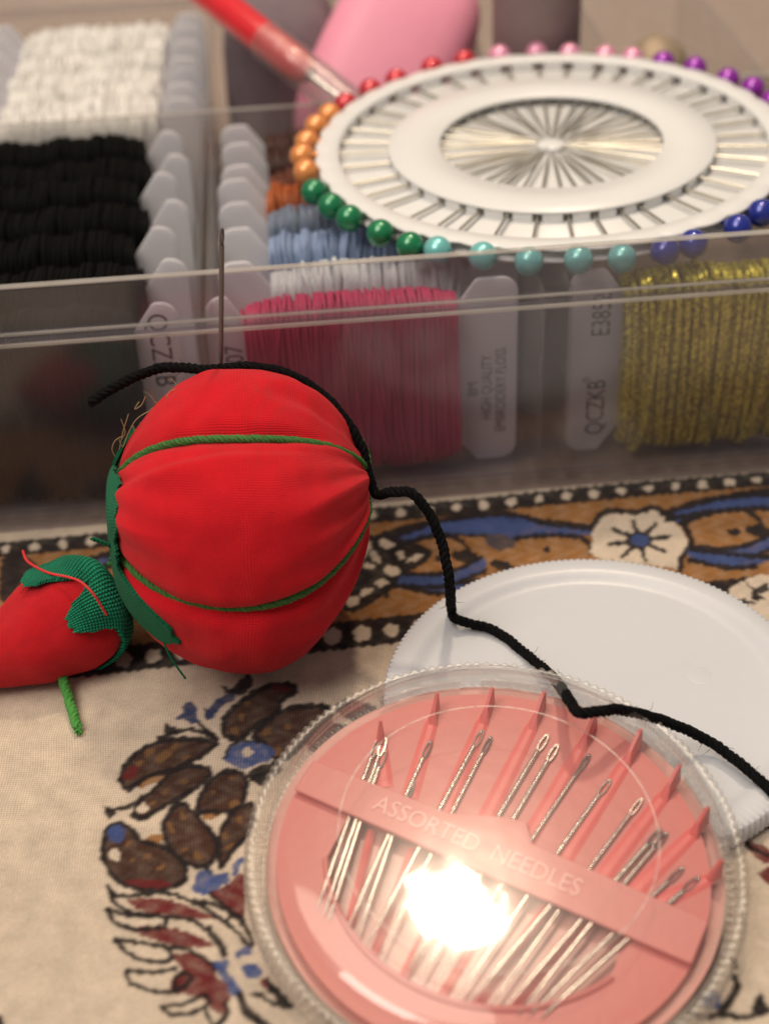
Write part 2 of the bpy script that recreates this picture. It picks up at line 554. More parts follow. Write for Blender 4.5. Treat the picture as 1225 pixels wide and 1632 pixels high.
def text_mesh(name, body, size, xscale=1.0, extrude=0.0):
    cu = bpy.data.curves.new(name, 'FONT')
    cu.body = body
    cu.size = size * S
    cu.extrude = extrude * S
    cu.resolution_u = 4
    o = bpy.data.objects.new(name, cu)
    COL.objects.link(o)
    dg = bpy.context.evaluated_depsgraph_get()
    me = bpy.data.meshes.new_from_object(o.evaluated_get(dg))
    bpy.data.objects.remove(o)
    bpy.data.curves.remove(cu)
    me.transform(Matrix.Diagonal((xscale, 1, 1, 1)))
    me.name = name
    return me
ORD = ['first', 'second', 'third', 'fourth', 'fifth', 'sixth', 'seventh', 'eighth', 'ninth', 'tenth', 'eleventh', 'twelfth',
       'thirteenth', 'fourteenth', 'fifteenth', 'sixteenth', 'seventeenth', 'eighteenth']

# ================================================================== tablecloth with its print
CR, K, D, B, R, O, G = ((0.60, 0.50, 0.395), (0.014, 0.010, 0.011), (0.050, 0.021, 0.014), (0.045, 0.075, 0.21),
                        (0.13, 0.014, 0.016), (0.28, 0.12, 0.03), (0.16, 0.13, 0.12))
PRINT = []
def poly(pts, c, tf, sm=True): PRINT.append(('p', [tf(*q) for q in pts], c, sm))
def line(pts, w, c, tf): PRINT.append(('l', [tf(*q) for q in pts], c, w))
def ell(x, y, rx, ry, c, tf, rot=0.0):
    pts = []
    for i in range(14):
        a = 2 * math.pi * i / 14
        dx, dy = rx * math.cos(a), ry * math.sin(a)
        pts.append(tf(x + dx * math.cos(rot) - dy * math.sin(rot), y + dx * math.sin(rot) + dy * math.cos(rot)))
    PRINT.append(('p', pts, c, False))
def rim(pts, fill, tf, w=5.2):
    poly(pts, fill, tf)
    line(list(pts) + [pts[0]], w, K, tf)

def motif(A):
    leaf = lambda pts, spots: (rim(pts, D, A), [ell(*s, (0.17, 0.085, 0.035), A, -0.5) for s in spots])
    for (a, b, c, d) in ((600, 440, 95, 16), (830, 560, 80, 22), (790, 690, 30, 60), (560, 690, 60, 22)):
        ell(a, b, c, d, (0.30, 0.14, 0.05), A, -0.45)
    leaf([(450, 450), (470, 400), (520, 350), (600, 310), (700, 300), (810, 315), (780, 345), (720, 385), (640, 420), (560, 440), (480, 490)],
         [(612, 368, 42, 15), (560, 352, 20, 13), (700, 370, 15, 10), (525, 392, 18, 10), (660, 330, 22, 8)])
    ell(488, 428, 34, 22, R, A, -0.6)
    leaf([(500, 590), (520, 540), (590, 480), (640, 430), (700, 405), (780, 410), (785, 440), (740, 480), (680, 520), (600, 560), (540, 597)],
         [(575, 540, 16, 10), (620, 500, 14, 9), (690, 460, 18, 9)])
    ell(538, 560, 24, 18, CR, A, -0.5)
    line([(400, 560), (450, 562), (500, 545), (530, 520)], 4, K, A)
    poly([(385, 550), (445, 562), (430, 585), (405, 605)], K, A, False)
    line([(600, 295), (650, 280), (720, 265), (815, 300)], 5, K, A)
    line([(740, 235), (770, 265), (815, 300)], 4, K, A)
    poly([(620, 240), (668, 262), (655, 285), (618, 290)], K, A, False)
    poly([(660, 222), (685, 205), (690, 170), (710, 158), (735, 175), (740, 215), (748, 245), (700, 235)], (0.03, 0.045, 0.12), A)
    poly([(765, 185), (800, 195), (800, 215), (775, 235)], K, A, False)
    line([(790, 210), (820, 165), (865, 140)], 9, (0.03, 0.045, 0.12), A)
    poly([(830, 95), (870, 105), (920, 58), (946, 65), (940, 110), (905, 135), (870, 130), (840, 120)], K, A)
    leaf([(840, 290), (840, 230), (870, 190), (930, 140), (1000, 98), (1090, 90), (1110, 115), (1060, 150), (1040, 190), (960, 250), (900, 300)],
         [(880, 268, 18, 16), (930, 165, 14, 8), (905, 215, 10, 14)])
    ell(1050, 105, 40, 12, R, A, 0.1)
    leaf([(950, 290), (990, 240), (1050, 195), (1130, 172), (1230, 178), (1230, 240), (1150, 300), (1080, 365), (1030, 370), (1000, 320)],
         [(1000, 270, 22, 14), (1040, 345, 22, 12), (1080, 250, 16, 10)])
    poly([(840, 370), (870, 320), (930, 305), (1000, 315), (1030, 350), (1000, 385), (940, 400), (920, 412), (880, 400)], B, A)
    line([(840, 370), (870, 320), (930, 305), (1000, 315)], 2.5, K, A)
    ell(930, 350, 20, 16, CR, A)
    leaf([(740, 575), (750, 520), (790, 460), (850, 420), (910, 430), (925, 470), (910, 530), (860, 570), (790, 572)],
         [(800, 500, 12, 9), (870, 445, 12, 8), (880, 540, 22, 12)])
    poly([(925, 430), (1040, 380), (1060, 420), (1020, 440), (985, 475)], K, A)
    leaf([(610, 640), (625, 590), (680, 540), (730, 580), (800, 660), (810, 720), (770, 775), (700, 760), (640, 710)],
         [(642, 630, 10, 30), (742, 732, 16, 20), (692, 712, 12, 8), (690, 590, 10, 16)])
    leaf([(820, 720), (830, 640), (880, 570), (945, 540), (950, 600), (920, 670), (870, 720), (830, 780)],
         [(845, 660, 12, 12), (860, 700, 22, 10), (900, 600, 10, 14)])
    leaf([(385, 740), (395, 650), (440, 615), (490, 635), (530, 680), (620, 705), (690, 770), (690, 830), (620, 855), (520, 860), (430, 820)],
         [(487, 690, 16, 12), (556, 738, 16, 12), (500, 750, 9, 9), (600, 780, 20, 8)])
    ell(436, 655, 36, 34, B, A)
    ell(430, 732, 24, 24, CR, A)
    ell(560, 838, 90, 16, R, A, 0.05)
    line([(760, 770), (790, 800)], 5, K, A)
    poly([(715, 860), (730, 835), (740, 795), (780, 790), (800, 805), (850, 795), (860, 840), (830, 845), (810, 870), (760, 880)], B, A)
    poly([(470, 900), (600, 892), (700, 920), (800, 962), (740, 972), (620, 952), (540, 945)], R, A)
    line([(405, 850), (440, 885), (520, 880), (620, 872), (720, 905), (800, 950), (880, 1010), (935, 1072), (942, 1035), (880, 960), (800, 915), (720, 905)], 5, K, A)
    line([(405, 850), (430, 910), (500, 948), (620, 962), (720, 975), (790, 1030), (845, 1110), (830, 1060), (780, 1000)], 5, K, A)
    poly([(490, 1010), (620, 998), (740, 1035), (800, 1075), (640, 1068)], R, A)
    line([(400, 935), (470, 955), (560, 960), (620, 965), (620, 1000)], 5, K, A)
    line([(400, 938), (440, 990), (520, 1012), (600, 1000)], 5, K, A)
    poly([(640, 1105), (740, 1105), (810, 1165), (800, 1205), (700, 1172)], R, A)
    line([(430, 1050), (520, 1060), (620, 1075), (700, 1085), (760, 1115), (810, 1160)], 5, K, A)
    line([(430, 1050), (500, 1113), (610, 1135), (645, 1108), (620, 1075)], 5, K, A)
    poly([(650, 1180), (760, 1180), (850, 1215), (855, 1290), (790, 1300), (740, 1262), (650, 1250)], R, A)
    line([(475, 1165), (560, 1172), (660, 1158)], 5, K, A)
    line([(475, 1165), (490, 1212), (560, 1240), (640, 1248), (700, 1220), (720, 1190), (680, 1175), (650, 1205), (660, 1235)], 5, K, A)
    poly([(780, 1300), (850, 1300), (835, 1335)], R, A)
    line([(605, 1305), (700, 1290), (765, 1260), (780, 1290), (720, 1325), (640, 1332), (605, 1305)], 5, K, A)
    line([(770, 1310), (785, 1345), (810, 1375), (850, 1330), (850, 1290)], 5, K, A)
    poly([(800, 1145), (830, 1125), (862, 1132), (850, 1170), (900, 1225), (905, 1250), (870, 1260), (840, 1200)], B, A)
    poly([(880, 1105), (900, 1085), (940, 1078), (946, 1102), (905, 1110), (888, 1126)], B, A)
    poly([(910, 1152), (958, 1140), (985, 1175), (955, 1195), (925, 1188)], B, A)
    poly([(970, 1195), (1010, 1200), (1030, 1225), (990, 1225)], R, A)
    poly([(1000, 1190), (1060, 1245), (1112, 1300), (1050, 1308), (960, 1262), (930, 1248), (1000, 1240)], K, A)
    ell(1010, 1262, 26, 12, CR, A, 0.4)
    line([(900, 1260), (920, 1310), (960, 1350), (1015, 1385)], 9, K, A)
    poly([(790, 880), (860, 840), (915, 800), (915, 970), (860, 930)], R, A)
    line([(790, 880), (850, 925), (915, 975)], 5, K, A)
    line([(800, 960), (840, 975), (880, 960)], 4, K, A)
    line([(880, 800), (890, 760), (910, 750)], 6, B, A)

def build_print():
    A = lambda x, y: (x / 2.356, 1050 + y / 2.356)
    mirror = lambda x, y: (1010 - x / 2.356, 1080 + y / 2.356)
    motif(mirror)
    motif(A)
    poly([(-5, 1640), (-5, 1615), (4, 1622), (8, 1640)], K, lambda x, y: (x, y))
    # right of the compact
    Cc = lambda x, y: (700 + x / 2.333, 1080 + y / 2.333)
    poly([(1120, 480), (1240, 470), (1240, 590), (1180, 560), (1130, 530)], K, Cc)
    poly([(1150, 545), (1240, 570), (1240, 620), (1190, 600)], CR, Cc)
    poly([(1130, 600), (1240, 640), (1240, 690), (1170, 660)], R, Cc)
    line([(1130, 605), (1180, 640), (1240, 660)], 4, K, Cc)
    poly([(1185, 720), (1240, 700), (1240, 770), (1210, 750)], R, Cc)
    poly([(1080, 1040), (1105, 1050), (1112, 1080), (1085, 1075)], K, Cc)
    line([(1095, 1110), (1105, 1150), (1080, 1200), (1050, 1235)], 8, K, Cc)
    ell(1010, 1200, 38, 34, B, Cc)
    line([(960, 1260), (1060, 1255), (1140, 1260), (1225, 1235)], 7, K, Cc)
    poly([(1160, 1240), (1190, 1165), (1215, 1210), (1225, 1250)], K, Cc)
    # printed border band along the box
    idn = lambda x, y: (x, y)
    def wl(x0, y0, x1, y1):        # a straight line on the cloth, extended both ways
        a, b = at_z(x0, y0, 0)[:2], at_z(x1, y1, 0)[:2]
        return lambda t: a + (b - a) * t
    lo = wl(190, 1050, 1195, 940)
    hi = wl(60, 868, 1100, 772)
    def pxs(p): 
        q = to_px((p[0], p[1], 0)); return (float(q[0]), float(q[1]))
    band = [pxs(lo(t)) for t in np.linspace(-1.2, 2.0, 24)] + [pxs(hi(t)) for t in np.linspace(2.0, -1.0, 24)]
    poly(band, O, idn, False)
    # chain rows
    for f, n, wk, r0 in ((lo, 70, 27, 14), (hi, 76, 15, 8)):
        ts = np.linspace(-1.2, 2.0, n)
        line([pxs(f(t)) for t in ts], wk, K, idn)
        for i, t in enumerate(ts):
            x, y = pxs(f(t))
            ell(x, y, r0 * (1 + 0.12 * math.sin(i * 2.3)), r0 * (0.85 + 0.12 * math.cos(i * 1.7)), CR, idn, -0.1)
    Bc = lambda x, y: (500 + x / 1.6897, 720 + y / 1.6897)
    poly([(1150, 350), (1230, 330), (1230, 402), (1165, 395)], CR, Bc)
    poly([(1160, 345), (1185, 365), (1225, 350), (1225, 372), (1195, 378), (1215, 395), (1180, 398), (1178, 372)], K, Bc, False)
    line([(1085, 360), (1110, 362)], 5, K, Bc)
    for dx in (0, -790, 790):
        T = lambda x, y, dx=dx: Bc(x + dx, y - dx * 0.085)
        poly([(160, 235), (250, 205), (380, 185), (480, 180), (600, 195), (742, 200), (742, 222), (620, 222), (540, 228), (480, 216), (380, 215), (280, 226)], B, T)
        line([(150, 235), (250, 200), (370, 180), (520, 177), (640, 190), (742, 203)], 7, K, T)
        line([(160, 250), (280, 228), (400, 216), (470, 220)], 6, K, T)
        line([(540, 230), (620, 222), (700, 226), (735, 240), (745, 270)], 5, K, T)
        poly([(460, 225), (500, 215), (545, 240), (510, 262), (475, 255)], (0.07, 0.06, 0.07), T)
        ell(405, 277, 36, 17, K, T, 0.1)
        ell(505, 302, 32, 14, K, T, 0.2)
        ell(625, 260, 12, 9, K, T)
        poly([(225, 352), (240, 325), (320, 342), (420, 350), (460, 340), (400, 372), (340, 378)], B, T)
        line([(225, 330), (320, 340), (420, 348), (520, 330)], 5, K, T)
        line([(220, 355), (320, 378), (400, 374)], 5, K, T)
        poly([(745, 215), (765, 180), (800, 160), (860, 165), (910, 150), (950, 175), (985, 205), (1000, 230), (1010, 252), (990, 280), (985, 312), (900, 302), (800, 292), (742, 270), (752, 240)], CR, T)
        line([(748, 205), (765, 175), (790, 160), (830, 160), (870, 163), (910, 150), (950, 166), (990, 190), (1008, 220), (1015, 248), (990, 282), (985, 318)], 6, K, T)
        for i in range(8):
            a = math.pi / 8 + i * math.pi / 4 + 0.2
            line([(875 + 32 * math.cos(a), 238 + 22 * math.sin(a)), (875 + 82 * math.cos(a), 238 + 52 * math.sin(a))], 4.5, K, T)
        ell(875, 238, 34, 25, K, T)
        ell(877, 237, 25, 17, B, T)
        poly([(960, 182), (1060, 140), (1150, 115), (1300, 100), (1400, 120), (1300, 150), (1130, 148), (1050, 166), (1000, 188)], B, T)
        line([(950, 182), (1060, 136), (1150, 110), (1300, 96), (1400, 118)], 6, K, T)
        line([(990, 192), (1050, 170), (1130, 150), (1180, 165), (1205, 190)], 5, K, T)
        ell(1130, 215, 17, 11, K, T)
        poly([(1010, 256), (1100, 262), (1170, 250), (1240, 215), (1250, 240), (1160, 286), (1030, 291)], B, T)
        line([(1010, 255), (1100, 260), (1170, 248), (1240, 212)], 5, K, T)
        line([(1010, 292), (1090, 294), (1160, 288), (1250, 250)], 5, K, T)
    # petals of the ornament by the pincushion
    poly([(75, 420), (100, 360), (150, 260), (200, 225), (310, 255), (305, 290), (240, 330), (215, 365), (120, 425)], K, Bc)
    for (x, y, rx, ry, a) in ((195, 245, 22, 12, .3), (165, 280, 20, 11, .9), (210, 318, 22, 13, .2), (272, 282, 26, 8, -.4), (148, 305, 14, 9, .2),
                              (182, 350, 18, 11, -.2), (105, 402, 20, 13, -.3), (142, 375, 18, 10, -.6), (235, 275, 16, 8, .8)):
        ell(x, y, rx, ry, CR, Bc, a)
    poly([(0, 905), (10, 880), (45, 885), (60, 905), (30, 930), (15, 960), (0, 950)], K, idn)
build_print()

def paint(X, Y):
    """pigment at each cloth point; edges wander a little like hand-block printing"""
    P = np.stack([X, Y, np.zeros_like(X)], -1)
    px, py = to_px(P)
    jx = 1.1 * np.sin(X * 21 + 3 * np.sin(Y * 13)) + 0.8 * np.sin(Y * 47 + X * 31) + rng.normal(0, 0.25, X.shape)
    jy = 1.1 * np.sin(Y * 25 + 3 * np.sin(X * 17)) + 0.8 * np.sin(X * 53 - Y * 37) + rng.normal(0, 0.25, X.shape)
    px = px + jx; py = py + jy
    C = np.empty(X.shape + (3,)); C[:] = CR
    tone = 1 + 0.03 * np.sin(X * 1.3 + 1) * np.sin(Y * 1.1) + rng.normal(0, 0.02, X.shape)
    fade = np.clip(0.93 + 0.10 * np.sin(X * 19 + 2 * np.sin(Y * 13)) * np.sin(Y * 17) + rng.normal(0, 0.05, X.shape), 0.5, 1.0)
    for kind, pts, c, opt in PRINT:
        pts = np.asarray(pts, float)
        if kind == 'p':
            if opt:
                pts = catmull(pts, 4, True)
            pad = 2
        else:
            pts = catmull(pts, 4, False); pad = opt
        x0, y0 = pts.min(0) - pad - 4; x1, y1 = pts.max(0) + pad + 4
        idx = np.nonzero((px > x0) & (px < x1) & (py > y0) & (py < y1))
        if len(idx[0]) == 0:
            continue
        qx, qy = px[idx], py[idx]
        if kind == 'p':
            ins = np.zeros(qx.shape, bool)
            n = len(pts)
            for i in range(n):
                xa, ya = pts[i]; xb, yb = pts[(i + 1) % n]
                if ya == yb: continue
                cnd = (ya > qy) != (yb > qy)
                ins ^= cnd & (qx < (xb - xa) * (qy - ya) / (yb - ya) + xa)
            al = ins.astype(float)
        else:
            d2 = np.full(qx.shape, 1e9)
            for i in range(len(pts) - 1):
                a, b = pts[i], pts[i + 1]
                ab = b - a; l2 = ab @ ab + 1e-9
                t = np.clip(((qx - a[0]) * ab[0] + (qy - a[1]) * ab[1]) / l2, 0, 1)
                d2 = np.minimum(d2, (qx - a[0] - t * ab[0]) ** 2 + (qy - a[1] - t * ab[1]) ** 2)
            al = np.clip((opt * 0.80 - np.sqrt(d2)) / 1.4 + 0.5, 0, 1)
        al = al * (1.0 if c is CR else 0.5 + 0.5 * fade[idx] if c in (K, D) else fade[idx])
        C[idx] = C[idx] * (1 - al[:, None]) + np.array(c) * al[:, None]
    for _ in range(1):                                   # ink bleeding along the threads
        C[1:-1] = 0.25 * C[:-2] + 0.5 * C[1:-1] + 0.25 * C[2:]
        C[:, 1:-1] = 0.25 * C[:, :-2] + 0.5 * C[:, 1:-1] + 0.25 * C[:, 2:]
    return C * tone[..., None]

def tablecloth():
    st = 0.018
    xs = np.r_[[-60, -30, -15, -9], np.arange(-6.0, 6.0, st), [9, 15, 30, 60]]
    ys = np.r_[[-30, -10, 0, 5], np.arange(7.4, 19.6, st), [22, 26, 32, 45, 80]]
    X, Y = np.meshgrid(xs, ys)
    Z = 0.016 * np.sin(X * 1.1 + 0.6 * Y) * np.sin(Y * 0.8 + 0.4) - 0.016
    Z += 0.010 * np.sin(2.1 * X - 1.4 * Y + np.sin(0.9 * X)) * np.exp(-((X + 3.6) / 2.2) ** 2 - ((Y - 10) / 2.5) ** 2)
    Z += 0.003 * np.sin(X * 4.3 + 2 * np.sin(Y)) * np.sin(Y * 3.7)
    C = paint(X, Y)
    ny, nx = X.shape
    me = bpy.data.meshes.new('tablecloth')
    nv = nx * ny
    co = np.stack([X, Y, Z], -1).reshape(-1, 3) * S
    i = np.arange(ny - 1)[:, None] * nx + np.arange(nx - 1)[None]
    q = np.stack([i, i + 1, i + nx + 1, i + nx], -1).reshape(-1, 4).astype(np.int32)
    me.vertices.add(nv); me.vertices.foreach_set('co', co.ravel())
    me.loops.add(q.size); me.loops.foreach_set('vertex_index', q.ravel())
    me.polygons.add(len(q)); me.polygons.foreach_set('loop_start', np.arange(0, q.size, 4, dtype=np.int32))
    me.update(calc_edges=True)
    me.polygons.foreach_set('use_smooth', np.ones(len(q), bool))
    ca = me.color_attributes.new('print', 'FLOAT_COLOR', 'POINT')
    ca.data.foreach_set('color', np.concatenate([C.reshape(-1, 3), np.ones((nv, 1))], 1).astype(np.float32).ravel())
    me.materials.append(M['cloth'])
    o = bpy.data.objects.new('tablecloth', me)
    link(o)
    tag(o, 'cream cotton tablecloth printed with brown, blue and red flowers', 'tablecloth', kind='structure')
tablecloth()

# ================================================================== clear organiser box
YAW = math.radians(3.385)
BOX = Matrix.Translation((0, 17.572 * S, 0)) @ Matrix.Rotation(YAW, 4, 'Z')
def storage_box():
    t = thing('storage_box', 'clear plastic organiser box with compartments full of floss bobbins', 'box', mat=BOX)
    m, mc = M['box'], M['box_clear']
    W0, W1, D1 = -7.25, 12.1, 13.7
    def slab(name, a, w=0.02, mat=m, seg=2):
        return obj(name, bevelled(box_vf(*a), w, seg, name), mat, t)
    slab('front_wall', (W0, W1, 0.0, 0.11, 0.30, 3.03))
    slab('front_rim', (W0, W1, 0.06, 0.15, 3.13, 3.77), 0.03)
    slab('front_ledge', (W0 - 0.08, W1 + 0.08, -0.09, 0.17, 3.045, 3.105), 0.02)
    slab('front_glint_bead', (W0 - 0.08, W1 + 0.08, -0.135, -0.092, 3.02, 3.075), 0.018, M['edge_glint'])  # both beads: bright reflected lines of the ledge, put in as pale strips
    slab('front_glint_bead', (W0, W1, 0.02, 0.058, 3.107, 3.15), 0.015, M['edge_glint'])
    slab('front_rim_glint', (W0, W1, 0.05, 0.16, 3.772, 3.80), 0.012, M['edge_glint'])  # added pale strip stands in for the lamp's glint on the rim
    slab('front_foot', (W0, W1, 0.03, 0.10, 0.0, 0.295), 0.015)
    slab('floor_panel', (W0, W1, 0.12, D1 - 0.12, 0.10, 0.17), 0.01, mc)
    slab('back_wall', (W0, W1, D1 - 0.11, D1, 0.0, 3.03))
    slab('back_ledge', (W0 - 0.08, W1 + 0.08, D1 - 0.17, D1 + 0.09, 3.035, 3.125), 0.03)
    slab('back_rim', (W0, W1, D1 - 0.15, D1 - 0.06, 3.13, 3.77), 0.03)
    for s in (-1, 1):
        x = W1 if s > 0 else W0
        slab('side_wall', (min(x, x - 0.11 * s), max(x, x - 0.11 * s), 0.16, D1 - 0.16, 0.0, 3.03))
        slab('side_rim', (min(x - .06 * s, x - 0.15 * s), max(x - .06 * s, x - 0.15 * s), 0.16, D1 - 0.16, 3.03, 3.77), 0.03)
    # lengthwise divider and the cross dividers of both rows
    slab('divider', (W0 + 0.12, W1 - 0.12, 7.30, 7.38, 0.18, 3.16), 0.03, mc)
    slab('divider_glint', (W0 + 0.12, W1 - 0.12, 7.295, 7.385, 3.162, 3.19), 0.01, M['edge_glint'])  # highlight on the divider top, drawn as a paler strip
    for x in (-2.34, -2.20, 2.25, 2.63, 7.15, 7.45):
        slab('divider', (x - 0.035, x + 0.035, 0.14, 7.28, 0.18, 3.12), 0.025, mc)
    for x in (-2.25, 2.72, 5.0, 7.4):
        slab('divider', (x - 0.04, x + 0.04, 7.40, D1 - 0.17, 0.18, 3.12), 0.03, mc)
    return t
storage_box()

# ------------------------------------------------------------------ floss bobbins
def card_mesh(w, z0, z1, xa, xb):
    """card with tall rounded tabs at both ends and a lower waist where the floss is wound"""
    pts = []
    def arc(cx, cz, r, a0, a1, n=7):
        for i in range(n + 1):
            a = math.radians(a0 + (a1 - a0) * i / n)
            pts.append((cx + r * math.cos(a), cz + r * math.sin(a)))
    h = w / 2; r = 0.24
    arc(-h + r, z0 + r, r, 270, 180)
    arc(-h + r, z1 - r, r, 180, 90)
    dl, dr = min(0.34, xa + h - r - 0.01), min(0.34, h - r - xb - 0.01)
    rl, rr_ = dl * 0.82, dr * 0.82
    pts.append((xa - dl * 0.9, z1)); pts.append((xa - dl * 0.75, z1 - 0.03))
    pts.append((xa + 0.02, z1 - 0.42))
    pts.append((xb - 0.02, z1 - 0.42))
    pts.append((xb + dr * 0.75, z1 - 0.03)); pts.append((xb + dr * 0.9, z1))
    arc(h - r, z1 - r, r, 90, 0)
    arc(h - r, z0 + r, r, 0, -90)
    pts.append((xb + dr * 0.9, z0)); pts.append((xb + dr * 0.75, z0 + 0.03))
    pts.append((xb - 0.02, z0 + 0.42)); pts.append((xa + 0.02, z0 + 0.42))
    pts.append((xa - dl * 0.75, z0 + 0.03)); pts.append((xa - dl * 0.9, z0))
    q = [pts[0]]
    for p in pts[1:]:
        if (p[0] - q[-1][0]) ** 2 + (p[1] - q[-1][1]) ** 2 > 1e-5:
            q.append(p)
    return prism(q, -0.03, 0.03, 0.008, 'card')
def wrap_mesh(xa, xb, z0, z1, ty, pitch, rad, seed, k=5, n=26, lump=0.05, slant=0.02):
    g = np.random.default_rng(seed)
    parts = []
    xs = np.arange(xa + pitch / 2, xb, pitch)
    zc, hz = (z0 + z1) / 2, (z1 - z0) / 2
    ph = g.uniform(0, 6, 6)
    for i, x in enumerate(xs):
        u = (x - xa) / (xb - xa)
        edge = 1 - 0.10 * abs(2 * u - 1) ** 6
        l1 = lump * (math.sin(u * 9 + ph[0]) * 0.5 + math.sin(u * 21 + ph[1]) * 0.3 + g.normal(0, 0.30))
        ht = hz * edge + l1 * 0.6
        th = ty * edge * (1 + 0.5 * l1) + g.normal(0, 0.006)
        a = np.linspace(0, 2 * math.pi, n, endpoint=False)
        sg = lambda v, e: np.sign(v) * np.abs(v) ** e
        y = th * sg(np.cos(a), 0.45)
        z = zc + ht * sg(np.sin(a), 0.55)
        w = slant * math.sin(u * 7 + ph[2])
        dx = (w + g.normal(0, 0.012)) * np.sin(a) + g.normal(0, pitch * 0.16) + 0.012 * np.sin(3 * a + g.uniform(0, 6))
        P = np.stack([x + dx, y, z], -1)
        parts.append(tube(P, rad * g.uniform(0.92, 1.08), k, closed=True))
    for _ in range(max(4, len(xs) // 7)):                # later turns lying across the others
        x = g.uniform(xa + 0.15, xb - 0.15)
        sl = g.uniform(0.06, 0.22) * g.choice([-1, 1])
        a = np.linspace(0, 2 * math.pi, n, endpoint=False)
        sg = lambda v, e: np.sign(v) * np.abs(v) ** e
        P = np.stack([np.clip(x + sl * np.sin(a) + 0.02 * np.sin(2 * a), xa, xb), (ty + rad * 0.8) * sg(np.cos(a), 0.45), zc + (hz + rad * 0.8) * sg(np.sin(a), 0.55)], -1)
        parts.append(tube(P, rad, k, closed=True))
    # the older layers underneath
    a = np.linspace(0, 2 * math.pi, 24, endpoint=False)
    sg = lambda v, e: np.sign(v) * np.abs(v) ** e
    V, F = [], []
    cx = [xa + 0.01, xa + 0.04, (xa + xb) / 2, xb - 0.04, xb - 0.01]
    for j, (x, s) in enumerate(zip(cx, (0.70, 0.955, 0.965, 0.955, 0.70))):
        for q in a:
            V.append((x, (ty - 0.012) * s * sg(math.cos(q), 0.45), zc + (hz - 0.012) * s * sg(math.sin(q), 0.55)))
    for j in range(4):
        for q in range(24):
            q2 = (q + 1) % 24
            F.append((j * 24 + q, (j + 1) * 24 + q, (j + 1) * 24 + q2, j * 24 + q2))
    F.append(tuple(range(24))); F.append(tuple(reversed(range(96, 120))))
    parts.append((V, F))
    return mesh_data('thread_wrap', *join(parts))

CARDW = 4.26
Z0, Z1 = 0.18, 3.12
gen_card = card_mesh(CARDW, Z0, Z1, -1.40, 1.40)
gen_wrap = [wrap_mesh(-1.40, 1.40, 0.42, 2.92, 0.36, 0.062, 0.036, s, lump=0.09) for s in (1, 2, 3)]
card_id = [0]
def bobbin(colour, label, cat, bx, by, dz=0.0, yaw=0.0, tilt=0.0, card=None, wrap=None, group=None):
    mt = BOX @ Matrix.Translation((bx * S, by * S, dz * S)) @ Matrix.Rotation(math.radians(yaw), 4, 'Z') @ Matrix.Rotation(math.radians(tilt), 4, 'X')
    t = thing('floss_bobbin', label, 'bobbin', mat=mt, group=group)
    c = obj('card', card or gen_card, M['card'], t)
    i = card_id[0]; card_id[0] += 1
    w = obj('thread_wrap', wrap or gen_wrap[i % 3], M['floss_' + colour], t)
    if wrap is None and i % 2:
        w.scale = (-1, 1, 1)
    return t, c
def lettering(card, body, size, x, z, updown, xs=0.8, mat='ink'):
    """updown +1: reads from bottom to top; -1: reads from top to bottom"""
    me = text_mesh('lettering', body, size, xs)
    o = obj('lettering', me, M[mat], card)
    rot = Matrix(((1, 0, 0, 0), (0, 0, -1, 0), (0, 1, 0, 0), (0, 0, 0, 1)))   # text plane stands up facing -y
    spin = Matrix.Rotation(math.radians(90 * updown), 4, 'Y').inverted()
    o.matrix_local = Matrix.Translation((x * S, -0.034 * S, z * S)) @ spin @ rot
    return o

# left compartment, black floss, front to back
gb = 'black floss bobbins standing in a row'
black_wrap = wrap_mesh(-1.58, 1.58, 0.20, 3.0, 0.42, 0.070, 0.040, 11, lump=0.12)
black_card = card_mesh(CARDW + 0.1, Z0, Z1, -1.58, 1.58)
for i, by in enumerate((0.72, 1.95, 2.98, 3.88, 4.88, 5.82, 6.80)):
    dx = (0.0, 0.10, -0.10, 0.08, -0.12, 0.06, -0.08)[i]
    where = ('black floss bobbin at the front of the box, touching the clear front wall' if i == 0 else
             'black floss bobbin at the back of its row, against the white floss' if i == 6 else
             'black floss bobbin, %s in its row counting from the front wall' % ORD[i])
    t, c = bobbin('black', where, 'bobbin', -4.80 + dx, by, random.uniform(-0.03, 0.05), random.uniform(-1.5, 1.5), random.uniform(-2, 2), black_card, black_wrap, gb)
    if i == 0:
        lettering(c, 'QCZKB', 0.40, 1.76, 2.98, -1, 0.85)
# white floss behind
gw = 'white floss bobbins standing in a row'
for i, by in enumerate((8.05, 8.85, 9.65, 10.45, 11.25, 12.05, 12.85)):
    where = ('white floss bobbin nearest the black floss, behind the divider' if i == 0 else
             'white floss bobbin against the back wall of the box' if i == 6 else
             'white floss bobbin, %s in its row counting from the black floss' % ORD[i])
    bobbin('white', where, 'bobbin', -4.55 + random.uniform(-0.06, 0.06), by, random.uniform(-0.03, 0.05), random.uniform(-1.5, 1.5), random.uniform(-2, 2), group=gw)
